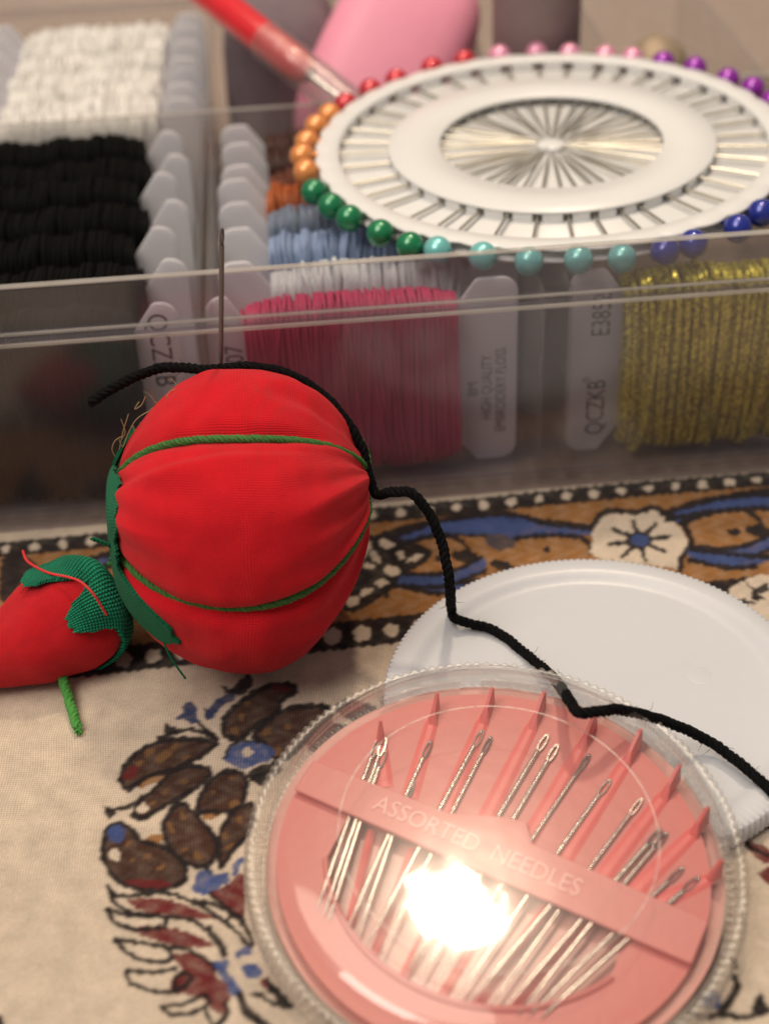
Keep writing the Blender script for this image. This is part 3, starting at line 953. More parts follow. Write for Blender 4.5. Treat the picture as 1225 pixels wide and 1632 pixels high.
# middle compartment
pc = card_mesh(CARDW, Z0, Z1, -1.62, 1.28)
pw = wrap_mesh(-1.62, 1.26, 0.30, 2.98, 0.34, 0.042, 0.026, 21, n=28, lump=0.035, slant=0.04)
t, c = bobbin('crimson', 'crimson pink floss bobbin lettered 8M at the front of the box', 'bobbin', -0.13, 0.68, 0, 0, 0, pc, pw)
lettering(c, '8M', 0.21, 1.57, 1.27, 1, 0.9)
lettering(c, 'HIGH QUALITY', 0.215, 1.77, 0.86, 1, 0.72)
lettering(c, 'EMBROIDERY FLOSS', 0.215, 1.97, 0.64, 1, 0.72)
lettering(c, '107', 0.36, -1.68, 1.95, 1, 0.8)
for i, (col, lab, by, dx, dz) in enumerate((
        ('mint', 'pale mint floss bobbin just behind the crimson one', 1.82, 0.02, -0.02),
        ('blue', 'soft blue floss bobbin under the green pearl pins', 2.74, 0.06, 0.0),
        ('slate', 'slate grey floss bobbin between the blue and rust floss', 3.66, 0.03, -0.02),
        ('rust', 'rust orange floss bobbin beside the green pearl pins', 4.45, 0.0, 0.0),
        ('brown', 'reddish brown floss bobbin behind the rust orange one', 5.22, 0.10, -0.03),
        ('umber', 'dark umber floss bobbin under the orange pearl pins', 6.12, 0.12, -0.02),
        ('umber', 'darkest brown floss bobbin at the back of its row', 6.92, 0.08, -0.05))):
    bobbin(col, lab, 'bobbin', 0.02 + dx * 0.5, by, dz, random.uniform(-1, 1), random.uniform(-2, 2), group='bobbins in the middle compartment')
# right compartment
gc = card_mesh(CARDW, Z0, Z1, -1.38, 1.45)
gw_ = wrap_mesh(-1.40, 1.46, 0.30, 2.98, 0.36, 0.112, 0.062, 31, k=6, lump=0.05, slant=0.05)
t, c = bobbin('gold', 'metallic gold floss bobbin lettered QCZKB at the front of the box', 'bobbin', 4.86, 0.70, 0, 0, 0, gc, gw_)
lettering(c, 'QCZKB', 0.38, -1.58, 0.44, 1, 0.72)
lettering(c, '\u00ae', 0.16, -1.80, 1.34, 1, 0.8)
lettering(c, 'E3852', 0.38, -1.56, 2.08, 1, 0.72)

# ================================================================== things in the second row (far, out of focus)
def rounded_body(name, sx, sy, sz, e, mat, label, cat, mtx, n=24, m=16):
    """super-ellipsoid shell"""
    sg = lambda v: math.copysign(abs(v) ** e, v)
    V, F = [], []
    for i in range(m + 1):
        ph = -math.pi / 2 + math.pi * i / m
        for j in range(n):
            th = 2 * math.pi * j / n
            V.append((sx * sg(math.cos(ph)) * sg(math.cos(th)), sy * sg(math.cos(ph)) * sg(math.sin(th)), sz * sg(math.sin(ph))))
    for i in range(m):
        for j in range(n):
            j2 = (j + 1) % n
            F.append((i * n + j, i * n + j2, (i + 1) * n + j2, (i + 1) * n + j))
    return V, F
def box_mat(bx, by, z, rz=0, rx=0, ry=0):
    return BOX @ Matrix.Translation((bx * S, by * S, z * S)) @ Matrix.Rotation(math.radians(rz), 4, 'Z') @ Matrix.Rotation(math.radians(rx), 4, 'X') @ Matrix.Rotation(math.radians(ry), 4, 'Y')
t = thing('plastic_case', 'rounded pink plastic case behind the red pearl pins', 'case', mat=box_mat(1.0, 9.9, 2.75, 0, -35, 30))
mk('shell', rounded_body('shell', 1.35, 1.05, 2.1, 0.6, None, '', '', None), M['pink_case'], t)
t = thing('thread_spool', 'dull mauve thread spool behind the pink pearl pins', 'spool', mat=box_mat(3.62, 8.9, 0.2, 0))
mk('thread_winding', lathe([(0.0, 0.35), (0.72, 0.35), (0.78, 0.5), (0.78, 4.6), (0.72, 4.75), (0.0, 4.75)], 40), M['mauve'], t)
for z in (0.18, 4.76):
    mk('flange', lathe([(0.0, z), (0.80, z), (0.83, z + 0.06), (0.80, z + 0.12), (0.0, z + 0.12)], 40), M['mauve'], t)
t = thing('cloth_pouch', 'dark plum cloth folded beneath the red seam ripper', 'cloth', mat=box_mat(-0.9, 11.3, 0.2))
mk('fold', rounded_body('fold', 1.15, 1.6, 1.9, 0.6, None, '', '', None), M['plum'], t, loc=(0, 0, 1.9))
t = thing('thimble', 'small beige metal thimble beyond the pink and purple pearl pins', 'thimble', mat=box_mat(6.05, 10.0, 2.35, 20, 35, 0))
mk('shell', lathe([(0.62, -0.7), (0.66, -0.68), (0.64, -0.6), (0.58, 0.1), (0.5, 0.5), (0.3, 0.66), (0.0, 0.7)], 36), M['beige_metal'], t)
mk('rim_band', solid_ring([(0.62, -0.74), (0.69, -0.74), (0.69, -0.64), (0.63, -0.64)], 36), M['beige_metal'], t)
t = thing('thread_spool', 'pale clear-wound spool lying under the thimble', 'spool', mat=box_mat(6.1, 10.2, 1.0, 0, 90, 0))
mk('thread_winding', lathe([(0.0, -1.2), (0.75, -1.2), (0.8, -1.1), (0.8, 1.1), (0.75, 1.2), (0.0, 1.2)], 40), M['lid'], t)
# seam ripper leaning over the divider
a, b = BOX.inverted() @ Vector(at_y(300, -35, 27.4) * S), BOX.inverted() @ Vector(at_y(582, 190, 24.2) * S)
a, b = np.array(BOX @ a) / S, np.array(BOX @ b) / S
ax = (b - a); Lr = np.linalg.norm(ax); ax /= Lr
rot = Vector(ax).to_track_quat('Z', 'Y').to_matrix().to_4x4()
t = thing('seam_ripper', 'red-handled seam ripper with clear cap leaning across the box', 'seam ripper', mat=Matrix.Translation(Vector(a * S)) @ rot)
mk('handle', lathe([(0.0, 0), (0.26, 0.0), (0.30, 0.08), (0.30, Lr * 0.60), (0.25, Lr * 0.67), (0.15, Lr * 0.70), (0.0, Lr * 0.70)], 24), M['red_pen'], t)
mk('clear_cap', lathe([(0.305, Lr * 0.45), (0.34, Lr * 0.45), (0.33, Lr * 0.9), (0.23, Lr * 0.99), (0.0, Lr), (0.0, Lr * .985), (0.22, Lr * .97), (0.31, Lr * 0.88), (0.305, Lr * 0.45)], 24), M['compact_rim'], t)
mk('blade', tube(np.array([(0, 0, Lr * 0.64), (0, 0, Lr * 0.8), (0.05, 0, Lr * 0.93)]), [0.07, 0.05, 0.02], 8), M['steel'], t)

# ================================================================== pin wheel with pearl-headed pins
WC = np.array([2.81, 21.99, 3.40]); WSX, WSY, PR = 0.017, 0.021, 3.80
wn = np.array([-WSX, -WSY, 1.0]); wn /= np.linalg.norm(wn)
wx = np.cross([0, 1.0, 0], wn); wx /= np.linalg.norm(wx); wy = np.cross(wn, wx)
WM = Matrix(((wx[0], wy[0], wn[0], WC[0] * S), (wx[1], wy[1], wn[1], WC[1] * S), (wx[2], wy[2], wn[2], WC[2] * S), (0, 0, 0, 1)))
def wheel_angle(px, py):
    v = ray(px, py)
    p = _c + v * (((WC - _c) @ wn) / (v @ wn)) - WC
    return math.degrees(math.atan2(p @ wy, p @ wx)) % 360
known = [('purple', [(1225, 170), (1193, 150), (1160, 132), (1108, 115), (1057, 105)]),
         ('pink', [(1013, 93), (965, 93), (908, 88), (855, 92), (797, 98)]),
         ('red', [(743, 106), (692, 118), (635, 135), (590, 150), (553, 172)]),
         ('orange', [(525, 190), (492, 207), (488, 232), (484, 256), (488, 280)]),
         ('green', [(497, 312), (525, 335), (558, 353), (606, 378), (656, 397)]),
         ('turquoise', [(700, 403), (768, 418), (842, 425), (922, 425), (990, 418)]),
         ('navy', [(1058, 408), (1115, 402), (1170, 370), (1208, 345), (1235, 318)])]
pins = []
for colr, pl in known:
    for i, q in enumerate(pl):
        pins.append((colr, i, wheel_angle(*q)))
a0, a1 = wheel_angle(*known[-1][1][-1]), wheel_angle(*known[0][1][0]) + 360
a1 = a1 if a1 > a0 else a1 + 360
if a1 - a0 > 360: a1 -= 360
for i in range(5):
    pins.append(('white', i, (a0 + (a1 - a0) * (i + 1) / 6) % 360))
angs = sorted(p[2] for p in pins)
def pin_wheel():
    t = thing('pin_wheel', 'round white plastic wheel holding pearl-headed pins on the box', 'pin wheel', mat=WM)
    n = 400
    def ring(r0, r1, z0, z1, sc=0.0, name='ring'):
        V, F = [], []
        for j in range(n):
            a = 2 * math.pi * j / n
            ro = r1 + sc * abs(math.sin(a * 20)) - sc
            for r, z in ((r0, z0), (ro - 0.02, z0), (ro, z0 + 0.02), (ro, z1 - 0.02), (ro - 0.02, z1), (r0 + 0.02, z1), (r0, z1 - 0.02)):
                V.append((r * math.cos(a), r * math.sin(a), z))
        for j in range(n):
            j2 = (j + 1) % n
            for i in range(7):
                i2 = (i + 1) % 7
                F.append((j * 7 + i, j2 * 7 + i, j2 * 7 + i2, j * 7 + i2))
        return V, F
    mk('outer_rim', ring(3.26, 3.63, 0.105, 0.155, 0.05), M['wheel'], t)
    mk('inner_band', ring(1.70, 2.50, 0.105, 0.155), M['wheel'], t)
    mk('floor_disc', lathe([(0.0, -0.08), (3.58, -0.08), (3.60, -0.06), (3.60, -0.04), (3.58, -0.02), (0.0, -0.02)], 160), M['wheel'], t)
    mk('hub', lathe([(0.0, 0.10), (0.13, 0.10), (0.2, 0.07), (0.22, -0.025), (0.0, -0.025)], 32), M['wheel'], t)
    # posts between the pins that carry rim and band
    posts = []
    m = len(angs)
    for i in range(m):
        a, b = angs[i], angs[(i + 1) % m] + (360 if i == m - 1 else 0)
        c, gap = (a + b) / 2, (b - a)
        for r, dr in ((3.29, 0.05), (2.46, 0.05)):
            half = max(0.6, gap * 0.33)
            q = []
            for z in (-0.018, 0.105):
                for rr in (r - dr / 2, r + dr / 2):
                    for s in (-1, 1):
                        an = math.radians(c + s * half)
                        q.append((rr * math.cos(an), rr * math.sin(an), z))
            posts.append((q, [(0, 1, 3, 2), (4, 6, 7, 5), (0, 4, 5, 1), (2, 3, 7, 6), (0, 2, 6, 4), (1, 5, 7, 3)]))
    o = mk('spacer_posts', join(posts), M['wheel'], t, smooth=False)
    o['kind'] = 'stuff'
pin_wheel()
# one pin mesh: head ball and shaft
bm = bmesh.new()
bmesh.ops.create_uvsphere(bm, u_segments=28, v_segments=18, radius=0.198 * S)
for f in bm.faces: f.smooth = True
ball = bpy.data.meshes.new('head'); bm.to_mesh(ball); bm.free()
shaft = mesh_data('shaft', *tube(np.array([(-0.15, 0, 0), (-1.0, 0, 0), (-3.1, 0, 0), (-3.58, 0, 0)]), [0.023, 0.023, 0.022, 0.005], 8))
collar = mesh_data('collar', *tube(np.array([(-0.17, 0, 0), (-0.28, 0, 0), (-0.32, 0, 0)]), [0.06, 0.05, 0.03], 10))
before = dict(purple='the white', pink='the purple', red='the pink', orange='the red', green='the orange', turquoise='the green', navy='the turquoise', white='the navy')
for colr, i, a in pins:
    word = 'pale pink' if colr == 'pink' else 'navy blue' if colr == 'navy' else 'turquoise' if colr == 'turquoise' else colr
    if colr == 'purple':
        lab = 'purple pearl-headed pin on the wheel, %s counting from the pale pink pins' % ORD[4 - i]
    else:
        lab = '%s pearl-headed pin on the wheel, %s counting from %s pins' % (word, ORD[i], before[colr])
    dr = random.uniform(-0.05, 0.05); dz = random.uniform(-0.012, 0.012)
    ra = math.radians(a)
    mt = WM @ Matrix.Translation(((PR + dr) * math.cos(ra) * S, (PR + dr) * math.sin(ra) * S, (0.065 + dz) * S)) @ Matrix.Rotation(ra, 4, 'Z') @ Matrix.Rotation(random.uniform(-0.012, 0.012), 4, 'Y')
    t = thing('ball_pin', lab, 'pin', mat=mt, group='pearl-headed pins round the wheel')
    obj('head', ball, M['pearl_' + colr], t)
    obj('shaft', shaft, M['pin_steel'], t)
    obj('collar', collar, M['pearl_' + colr], t)

# ================================================================== tomato pincushion
TC = at_z(392, 829, 1.80)
ev = (_c - TC); ev /= np.linalg.norm(ev)
tx = np.cross([0, 0, 1.0], -ev) * -1; tx = np.array([1.0, 0, 0]) - ev * ev[0]; tx /= np.linalg.norm(tx)
tx = tx * math.cos(ROLL * 0.5) - np.cross(ev, tx) * 0.0
eu = np.cross(ev, tx); eu /= np.linalg.norm(eu)
if eu[2] < 0: eu = -eu
TL, TR = 1.58, 1.80
CORDS = [math.radians(34 + 72 * k) for k in range(5)]
def wrap_pi(a): return (a + math.pi) % (2 * math.pi) - math.pi
def tomato_pt(ph, th, off=0.0, groove=True, crease=True):
    """ph 0..pi from calyx end (left) to blossom end (right); th round the axis, 0 towards the viewer"""
    s, c = math.sin(ph), math.cos(ph)
    s = max(s, 1e-4)
    x = -TL * math.copysign(abs(c) ** 0.9, c)
    dim = math.exp(-(s / 0.22) ** 2)
    x *= 1 - 0.16 * dim
    g_ = max(0.0, min(1.0, (math.sin(th) + 0.25) / 1.25)); g_ = g_ * g_ * (3 - 2 * g_)
    lowe = 0.48 + 0.62 / (1 + math.exp(c * 5))          # the lower right side tapers to the pinched end
    r = TR * s ** (lowe * (1 - g_) + 1.6 * g_)
    if groove:
        for k in CORDS:
            d = wrap_pi(th - k)
            r -= 0.12 * math.exp(-(d / 0.075) ** 2) * (0.5 + 0.5 * s)
            r -= 0.12 * math.exp(-(d / 0.28) ** 2) * s
        r += 0.06 * s
    if crease:
        e = 1 - s
        # gathers drawn towards the ends
        g2 = 1.5 if c > 0 else 2.6
        q_ = e ** 0.75
        r += g2 * q_ * (0.05 * (1 - 2 * abs(math.sin(5.5 * th + 1.0 * c + 0.4))) + 0.03 * math.sin(23 * th + 1.3))
        # tucks below the upper front cord
        d = wrap_pi(th) - (0.43 - 0.36 * (max(0.0, 1.6 - ph) / 1.13) ** 1.6)
        r += (0.20 / (1 + math.exp(min(50.0, d / 0.014)))) * math.exp(-max(0.0, -d) / 0.5) * math.exp(-(max(0.0, ph - 1.0) / 0.75) ** 2)
        d = wrap_pi(th) - (0.12 + 0.12 * (ph - 2.2))
        r += (0.10 / (1 + math.exp(min(50.0, d / 0.03)))) * math.exp(-max(0.0, -d) / 0.25) * math.exp(-((ph - 2.72) / 0.42) ** 2)
        d = wrap_pi(th) - (0.95 - 0.25 * (ph - 2.0))
        r -= 0.075 * math.exp(-(d / 0.07) ** 2) * math.exp(-((ph - 2.25) / 0.4) ** 2)
    p = TC + tx * x + (r + off) * (ev * math.cos(th) + eu * math.sin(th))
    p = p + eu * 0.42 * abs(c) ** 1.8
    if crease:
        nz = noise.noise(Vector(p * 1.3)) * 0.06 + noise.noise(Vector(p * 3.1)) * 0.025
        p = p + nz * (ev * math.cos(th) + eu * math.sin(th)) * s
    if p[2] < 0.02:
        p = p.copy(); p[2] = 0.02 + 0.12 * (p[2] - 0.02)
    return p
def pincushion():
    t = thing('pincushion', 'red tomato pincushion bound with green cord, lying on its side', 'pincushion', loc=(TC[0], TC[1], 0))
    base = np.array([TC[0], TC[1], 0])
    n, m = 420, 190
    V, UV, F = [], [], []
    for i in range(m + 1):
        ph = 0.02 + (math.pi - 0.04) * i / m
        for j in range(n):
            th = math.pi + 2 * math.pi * j / n
            V.append(tomato_pt(ph, th) - base)
            UV.append((i / m * 2.2, j / n * 4.4))
    for i in range(m):
        for j in range(n):
            j2 = (j + 1) % n
            F.append((i * n + j, i * n + j2, (i + 1) * n + j2, (i + 1) * n + j))
    F.append(tuple(range(n))); F.append(tuple(reversed(range(m * n, (m + 1) * n))))
    mk('body', (V, F), M['red_cloth'], t, uv=UV)
    for k, th in enumerate(CORDS):
        P = []
        for ph in np.linspace(0.12, math.pi - 0.05, 60):
            wob = 0.03 * math.sin(ph * 2 + k) * math.sin(ph)
            P.append(tomato_pt(ph, th + wob, 0.015, True, False) - base)
        mk('binding_cord', cord(np.array(P), 0.050, 3, 0.17, 5), M['green_cord'], t)
    # loose doubled cord at the blossom end
    P = [tomato_pt(math.pi - q, th, 0.05, False, False) - base for q, th in ((0.50, 1.25), (0.42, 1.05), (0.32, 0.8), (0.22, 0.45), (0.14, 0.0))]
    mk('loose_cord', cord(catmull(P, 8), 0.065, 3, 0.2, 6), M['bright_green'], t)
    # calyx: cloth star over the left end, lying close to the body
    def edge(th):
        d = math.degrees(wrap_pi(th))
        e = 0.36 + 0.05 * math.sin(5 * th) + 0.22 * math.exp(-((d + 8) / 34) ** 2)
        e += 0.62 * math.exp(-(abs(d + 60) / 15) ** 4)
        e += 0.25 * math.exp(-(abs(d - 95) / 12) ** 4)
        e += 0.45 * math.exp(-(abs(d - 165) / 16) ** 4) + 0.4 * math.exp(-(abs(d + 130) / 14) ** 4)
        return e + 0.06 * noise.noise(Vector((9 * math.cos(th), 9 * math.sin(th), 2))) + 0.04 * noise.noise(Vector((24 * math.cos(th), 24 * math.sin(th), 5)))
    n, m = 260, 14
    V, UV, F = [], [], []
    for lay in (0.055, 0.02):
        for i in range(m + 1):
            for j in range(n):
                th = 2 * math.pi * j / n
                e = edge(th)
                ph = 0.03 + (e - 0.03) * i / m
                s = math.sin(ph)
                p = tomato_pt(ph, th, lay, False, False)
                p = p - tx * (0.10 * math.exp(-(s / 0.4) ** 2) + (0.05 if lay > 0.03 else 0.02)) + noise.noise(Vector(p * 4)) * 0.03 * ev
                V.append(p - base)
                UV.append((ph * 1.2 * math.cos(th), ph * 1.2 * math.sin(th)))
    o_ = (m + 1) * n
    for i in range(m):
        for j in range(n):
            j2 = (j + 1) % n
            F.append((i * n + j, i * n + j2, (i + 1) * n + j2, (i + 1) * n + j))
            F.append((o_ + i * n + j, o_ + (i + 1) * n + j, o_ + (i + 1) * n + j2, o_ + i * n + j2))
    for j in range(n):
        j2 = (j + 1) % n
        F.append((m * n + j, m * n + j2, o_ + m * n + j2, o_ + m * n + j))
    mk('calyx', (V, F), M['green_felt'], t, uv=UV)
    # frayed yarn of the calyx and stray fibres
    P = [at_y(205, 893, 13.9), at_y(188, 876, 13.8), at_y(168, 866, 13.75), at_y(146, 858, 13.7)]
    mk('frayed_yarn', cord(catmull([p - base for p in P], 6), 0.028, 2, 0.10, 5), M['green_felt'], t)
    P = [at_y(255, 1008, 13.5), at_y(268, 1040, 13.4), at_y(280, 1060, 13.35), at_y(296, 1082, 13.3)]
    mk('frayed_yarn', tube(catmull([p - base for p in P], 6), 0.014, 5), M['green_felt'], t)
    hairs = [[(238, 655), (218, 668), (205, 690), (196, 712), (190, 700)], [(196, 695), (184, 702), (179, 716), (184, 728)],
             [(232, 632), (226, 645), (215, 652), (222, 640)], [(193, 668), (200, 688), (194, 700)], [(205, 660), (196, 690), (190, 720)]]
    hp = []
    for h in hairs:
        hp.append(tube(catmull([at_y(x, y, 15.2) - base for x, y in h], 6), 0.006, 4))
    for i in range(26):
        ph, th = random.uniform(0.35, 1.2), random.uniform(1.2, 1.9)
        p = tomato_pt(ph, th, 0.04, False, False)
        d = np.array([random.gauss(0, 1), random.gauss(0, 1), random.gauss(0, 1)]) * 0.09
        hp.append(tube(catmull([p - base, p + d * .6 - base + eu * .04, p + d - base], 4), 0.005, 3))
    o = mk('stray_fibres', join(hp), M['fuzz'], t); o['kind'] = 'stuff'
pincushion()

# big needle stuck upright in the pincushion
def needle_mesh(L, r, eye_len, bend=0.0, flare=1.0):
    """needle along +z with an oval eye at the top end (z = L), point at z = 0"""
    zs = [0, L * 0.06, L * 0.2, L * 0.6, L - eye_len * 1.25, L - eye_len * 1.05]
    rs = [r * 0.12, r * 0.5, r * 0.9, r, r, r * 1.02]
    P = np.array([(bend * math.sin(math.pi * z / L), 0, z) for z in zs])
    parts = [tube(P, rs, 8)]
    top = L - eye_len * 1.05
    for s in (-1, 1):
        q = np.array([(s * r * 0.25, 0, top - 0.01), (s * r * 0.85 * flare, 0, top + eye_len * 0.25), (s * r * 0.95 * flare, 0, top + eye_len * 0.6), (s * r * 0.55 * flare, 0, top + eye_len * 0.95), (0, 0, top + eye_len * 1.05)])
        parts.append(tube(catmull(q, 5), r * 0.48, 6))
    return join(parts)
nb = at_y(352, 622, 15.75); ntop = at_y(353.5, 364, 15.62)
d = Vector(ntop - nb)
t = mk('sewing_needle', needle_mesh(d.length, 0.031, 0.20), M['dark_steel'])
t.matrix_world = Matrix.Translation(Vector(nb * S)) @ d.to_track_quat('Z', 'Y').to_matrix().to_4x4()
tag(t, 'dark steel needle standing upright in the top of the tomato pincushion', 'needle')

# ================================================================== strawberry emery beside the tomato
def strawberry():
    bend = at_z(178, 948, 0.80); tip = at_z(-95, 1100, 0.22)
    ax = tip - bend; L = np.linalg.norm(ax); ax /= L
    v = _c - bend; v -= ax * (v @ ax); v /= np.linalg.norm(v)
    w = np.cross(ax, v)
    if w[2] < 0: w = -w
    base = np.array([bend[0], bend[1], 0])
    prof = [(0.0, 0.0), (0.01, 0.22), (0.04, 0.42), (0.10, 0.56), (0.20, 0.66), (0.32, 0.68), (0.46, 0.62), (0.62, 0.49), (0.78, 0.33), (0.92, 0.15), (1.0, 0.0)]
    S_ = np.array([p[0] for p in prof]); R_ = np.array([p[1] for p in prof])
    def pt(s, a, off=0.0):
        r = float(np.interp(s, S_, R_)) + off
        p = bend + ax * (s * L - 0.10) + r * (v * math.cos(a) + w * math.sin(a))
        p = p + noise.noise(Vector(p * 2.2)) * 0.06 * (v * math.cos(a) + w * math.sin(a)) * min(1, s * 6)
        if p[2] < 0.02: p[2] = 0.02 + 0.1 * (p[2] - 0.02)
        return p - base
    ss = np.concatenate([np.linspace(0, 0.12, 14), np.linspace(0.14, 1, 50)])
    ss_u = catmull(np.stack([S_, R_, R_ * 0], 1), 6)
    S_, R_ = ss_u[:, 0], ss_u[:, 1]
    t = thing('strawberry_emery', 'red cloth strawberry with green cap beside the tomato pincushion', 'strawberry', loc=base)
    n = 96
    V, UV, F = [], [], []
    for s in ss:
        for j in range(n):
            V.append(pt(s, 2 * math.pi * j / n)); UV.append((s * L * 0.8, j / n * 3.6))
    for i in range(len(ss) - 1):
        for j in range(n):
            j2 = (j + 1) % n
            F.append((i * n + j, i * n + j2, (i + 1) * n + j2, (i + 1) * n + j))
    mk('body', (V, F), M['red_cloth_small'], t, uv=UV)
    def edge(a):
        d = math.degrees(wrap_pi(a))
        e = 0.11 + 0.30 * math.exp(-(abs(d - 62) / 24) ** 3) + 0.20 * math.exp(-(abs(d + 6) / 22) ** 3)
        e += 0.22 * math.exp(-(abs(d - 150) / 30) ** 3) + 0.2 * math.exp(-(abs(d + 110) / 30) ** 3)
        return e + 0.008 * math.sin(40 * a) + 0.006 * math.sin(71 * a)
    n, m = 200, 22
    V, UV, F = [], [], []
    for lay in (0.06, 0.025):
        for i in range(m + 1):
            for j in range(n):
                a = 2 * math.pi * j / n
                e = edge(a); s = 0.0 + e * i / m
                lift = 0.07 * max(0, s - 0.24) / 0.15 if 30 < math.degrees(wrap_pi(a)) < 95 else 0.0
                V.append(pt(s, a, lay + lift) - ax * 0.04 * (lay > 0.03))
                q = s * L + 0.25
                UV.append((q * math.cos(a) * 0.9, q * math.sin(a) * 0.9))
    o_ = (m + 1) * n
    for i in range(m):
        for j in range(n):
            j2 = (j + 1) % n
            F.append((i * n + j, i * n + j2, (i + 1) * n + j2, (i + 1) * n + j))
            F.append((o_ + i * n + j, o_ + (i + 1) * n + j, o_ + (i + 1) * n + j2, o_ + i * n + j2))
    for j in range(n):
        j2 = (j + 1) % n
        F.append((m * n + j, m * n + j2, o_ + m * n + j2, o_ + m * n + j))
    mk('leaf_cap', (V, F), M['green_burlap'], t, uv=UV)
    # red sewing thread over the cap
    Pz = [(37, 878, 1.2), (45, 895, 1.3), (75, 912, 1.42), (110, 920, 1.48), (130, 928, 1.47), (150, 948, 1.35), (170, 980, 1.05)]
    mk('sewing_thread', tube(catmull([at_z(x, y, z) - base for x, y, z in Pz], 8), 0.016, 6), M['red_thread'], t)
    # green hanging cords
    Pz = [(92, 1062, 0.30), (98, 1075, 0.22), (106, 1100, 0.14), (115, 1130, 0.09), (124, 1160, 0.07)]
    P = catmull([at_z(x, y, z) - base for x, y, z in Pz], 8)
    mk('tail_cord', cord(P, 0.062, 3, 0.20, 6), M['bright_green'], t)
    kn = P[2]
    mk('knot', cord(np.array([kn + 0.07 * np.array([math.cos(q), 0.3 * math.sin(q), math.sin(q)]) for q in np.linspace(0, 5.5, 14)]), 0.055, 2, 0.15, 6), M['bright_green'], t)
    fr = [tube(np.array([P[-1], P[-1] + np.array([0.05 * math.cos(q) + .02, -0.07 - 0.02 * math.sin(3 * q), -0.02 + 0.03 * math.sin(q)])]), [0.02, 0.008], 4) for q in np.linspace(0, 5, 9)]
    mk('frayed_end', join(fr), M['bright_green'], t)
    Pz = [(176, 900, 1.1), (184, 884, 1.25), (192, 872, 1.4), (204, 868, 1.5)]
    mk('link_cord', cord(catmull([at_z(x, y, z) - base for x, y, z in Pz], 8), 0.05, 2, 0.18, 6), M['green_cord'], t)
strawberry()

# ================================================================== loose white lid (back of the compact)
LC = (2.44, 13.15)
def loose_lid():
    t = thing('plastic_disc', 'round milky white plastic disc with ribbed edge lying on the cloth', 'disc', loc=(LC[0], LC[1], 0))
    prof = [(0.0, 0.222), (2.06, 0.222), (2.13, 0.228), (2.19, 0.265), (2.25, 0.30), (2.32, 0.315), (2.48, 0.31), (2.545, 0.29), (2.56, 0.25), (2.56, 0.06), (2.54, 0.03), (2.46, 0.03), (2.44, 0.06), (2.44, 0.16), (2.30, 0.18), (2.10, 0.15), (0.0, 0.15)]
    mk('disc', lathe(prof, 1140, ({7, 8, 9, 10}, 190, 0.024)), M['lid'], t)
    mk('moulding_mark', lathe([(0.0, 0.226), (0.13, 0.226), (0.15, 0.223)], 32), M['lid'], t, loc=(1.25, 0.25, 0))
loose_lid()

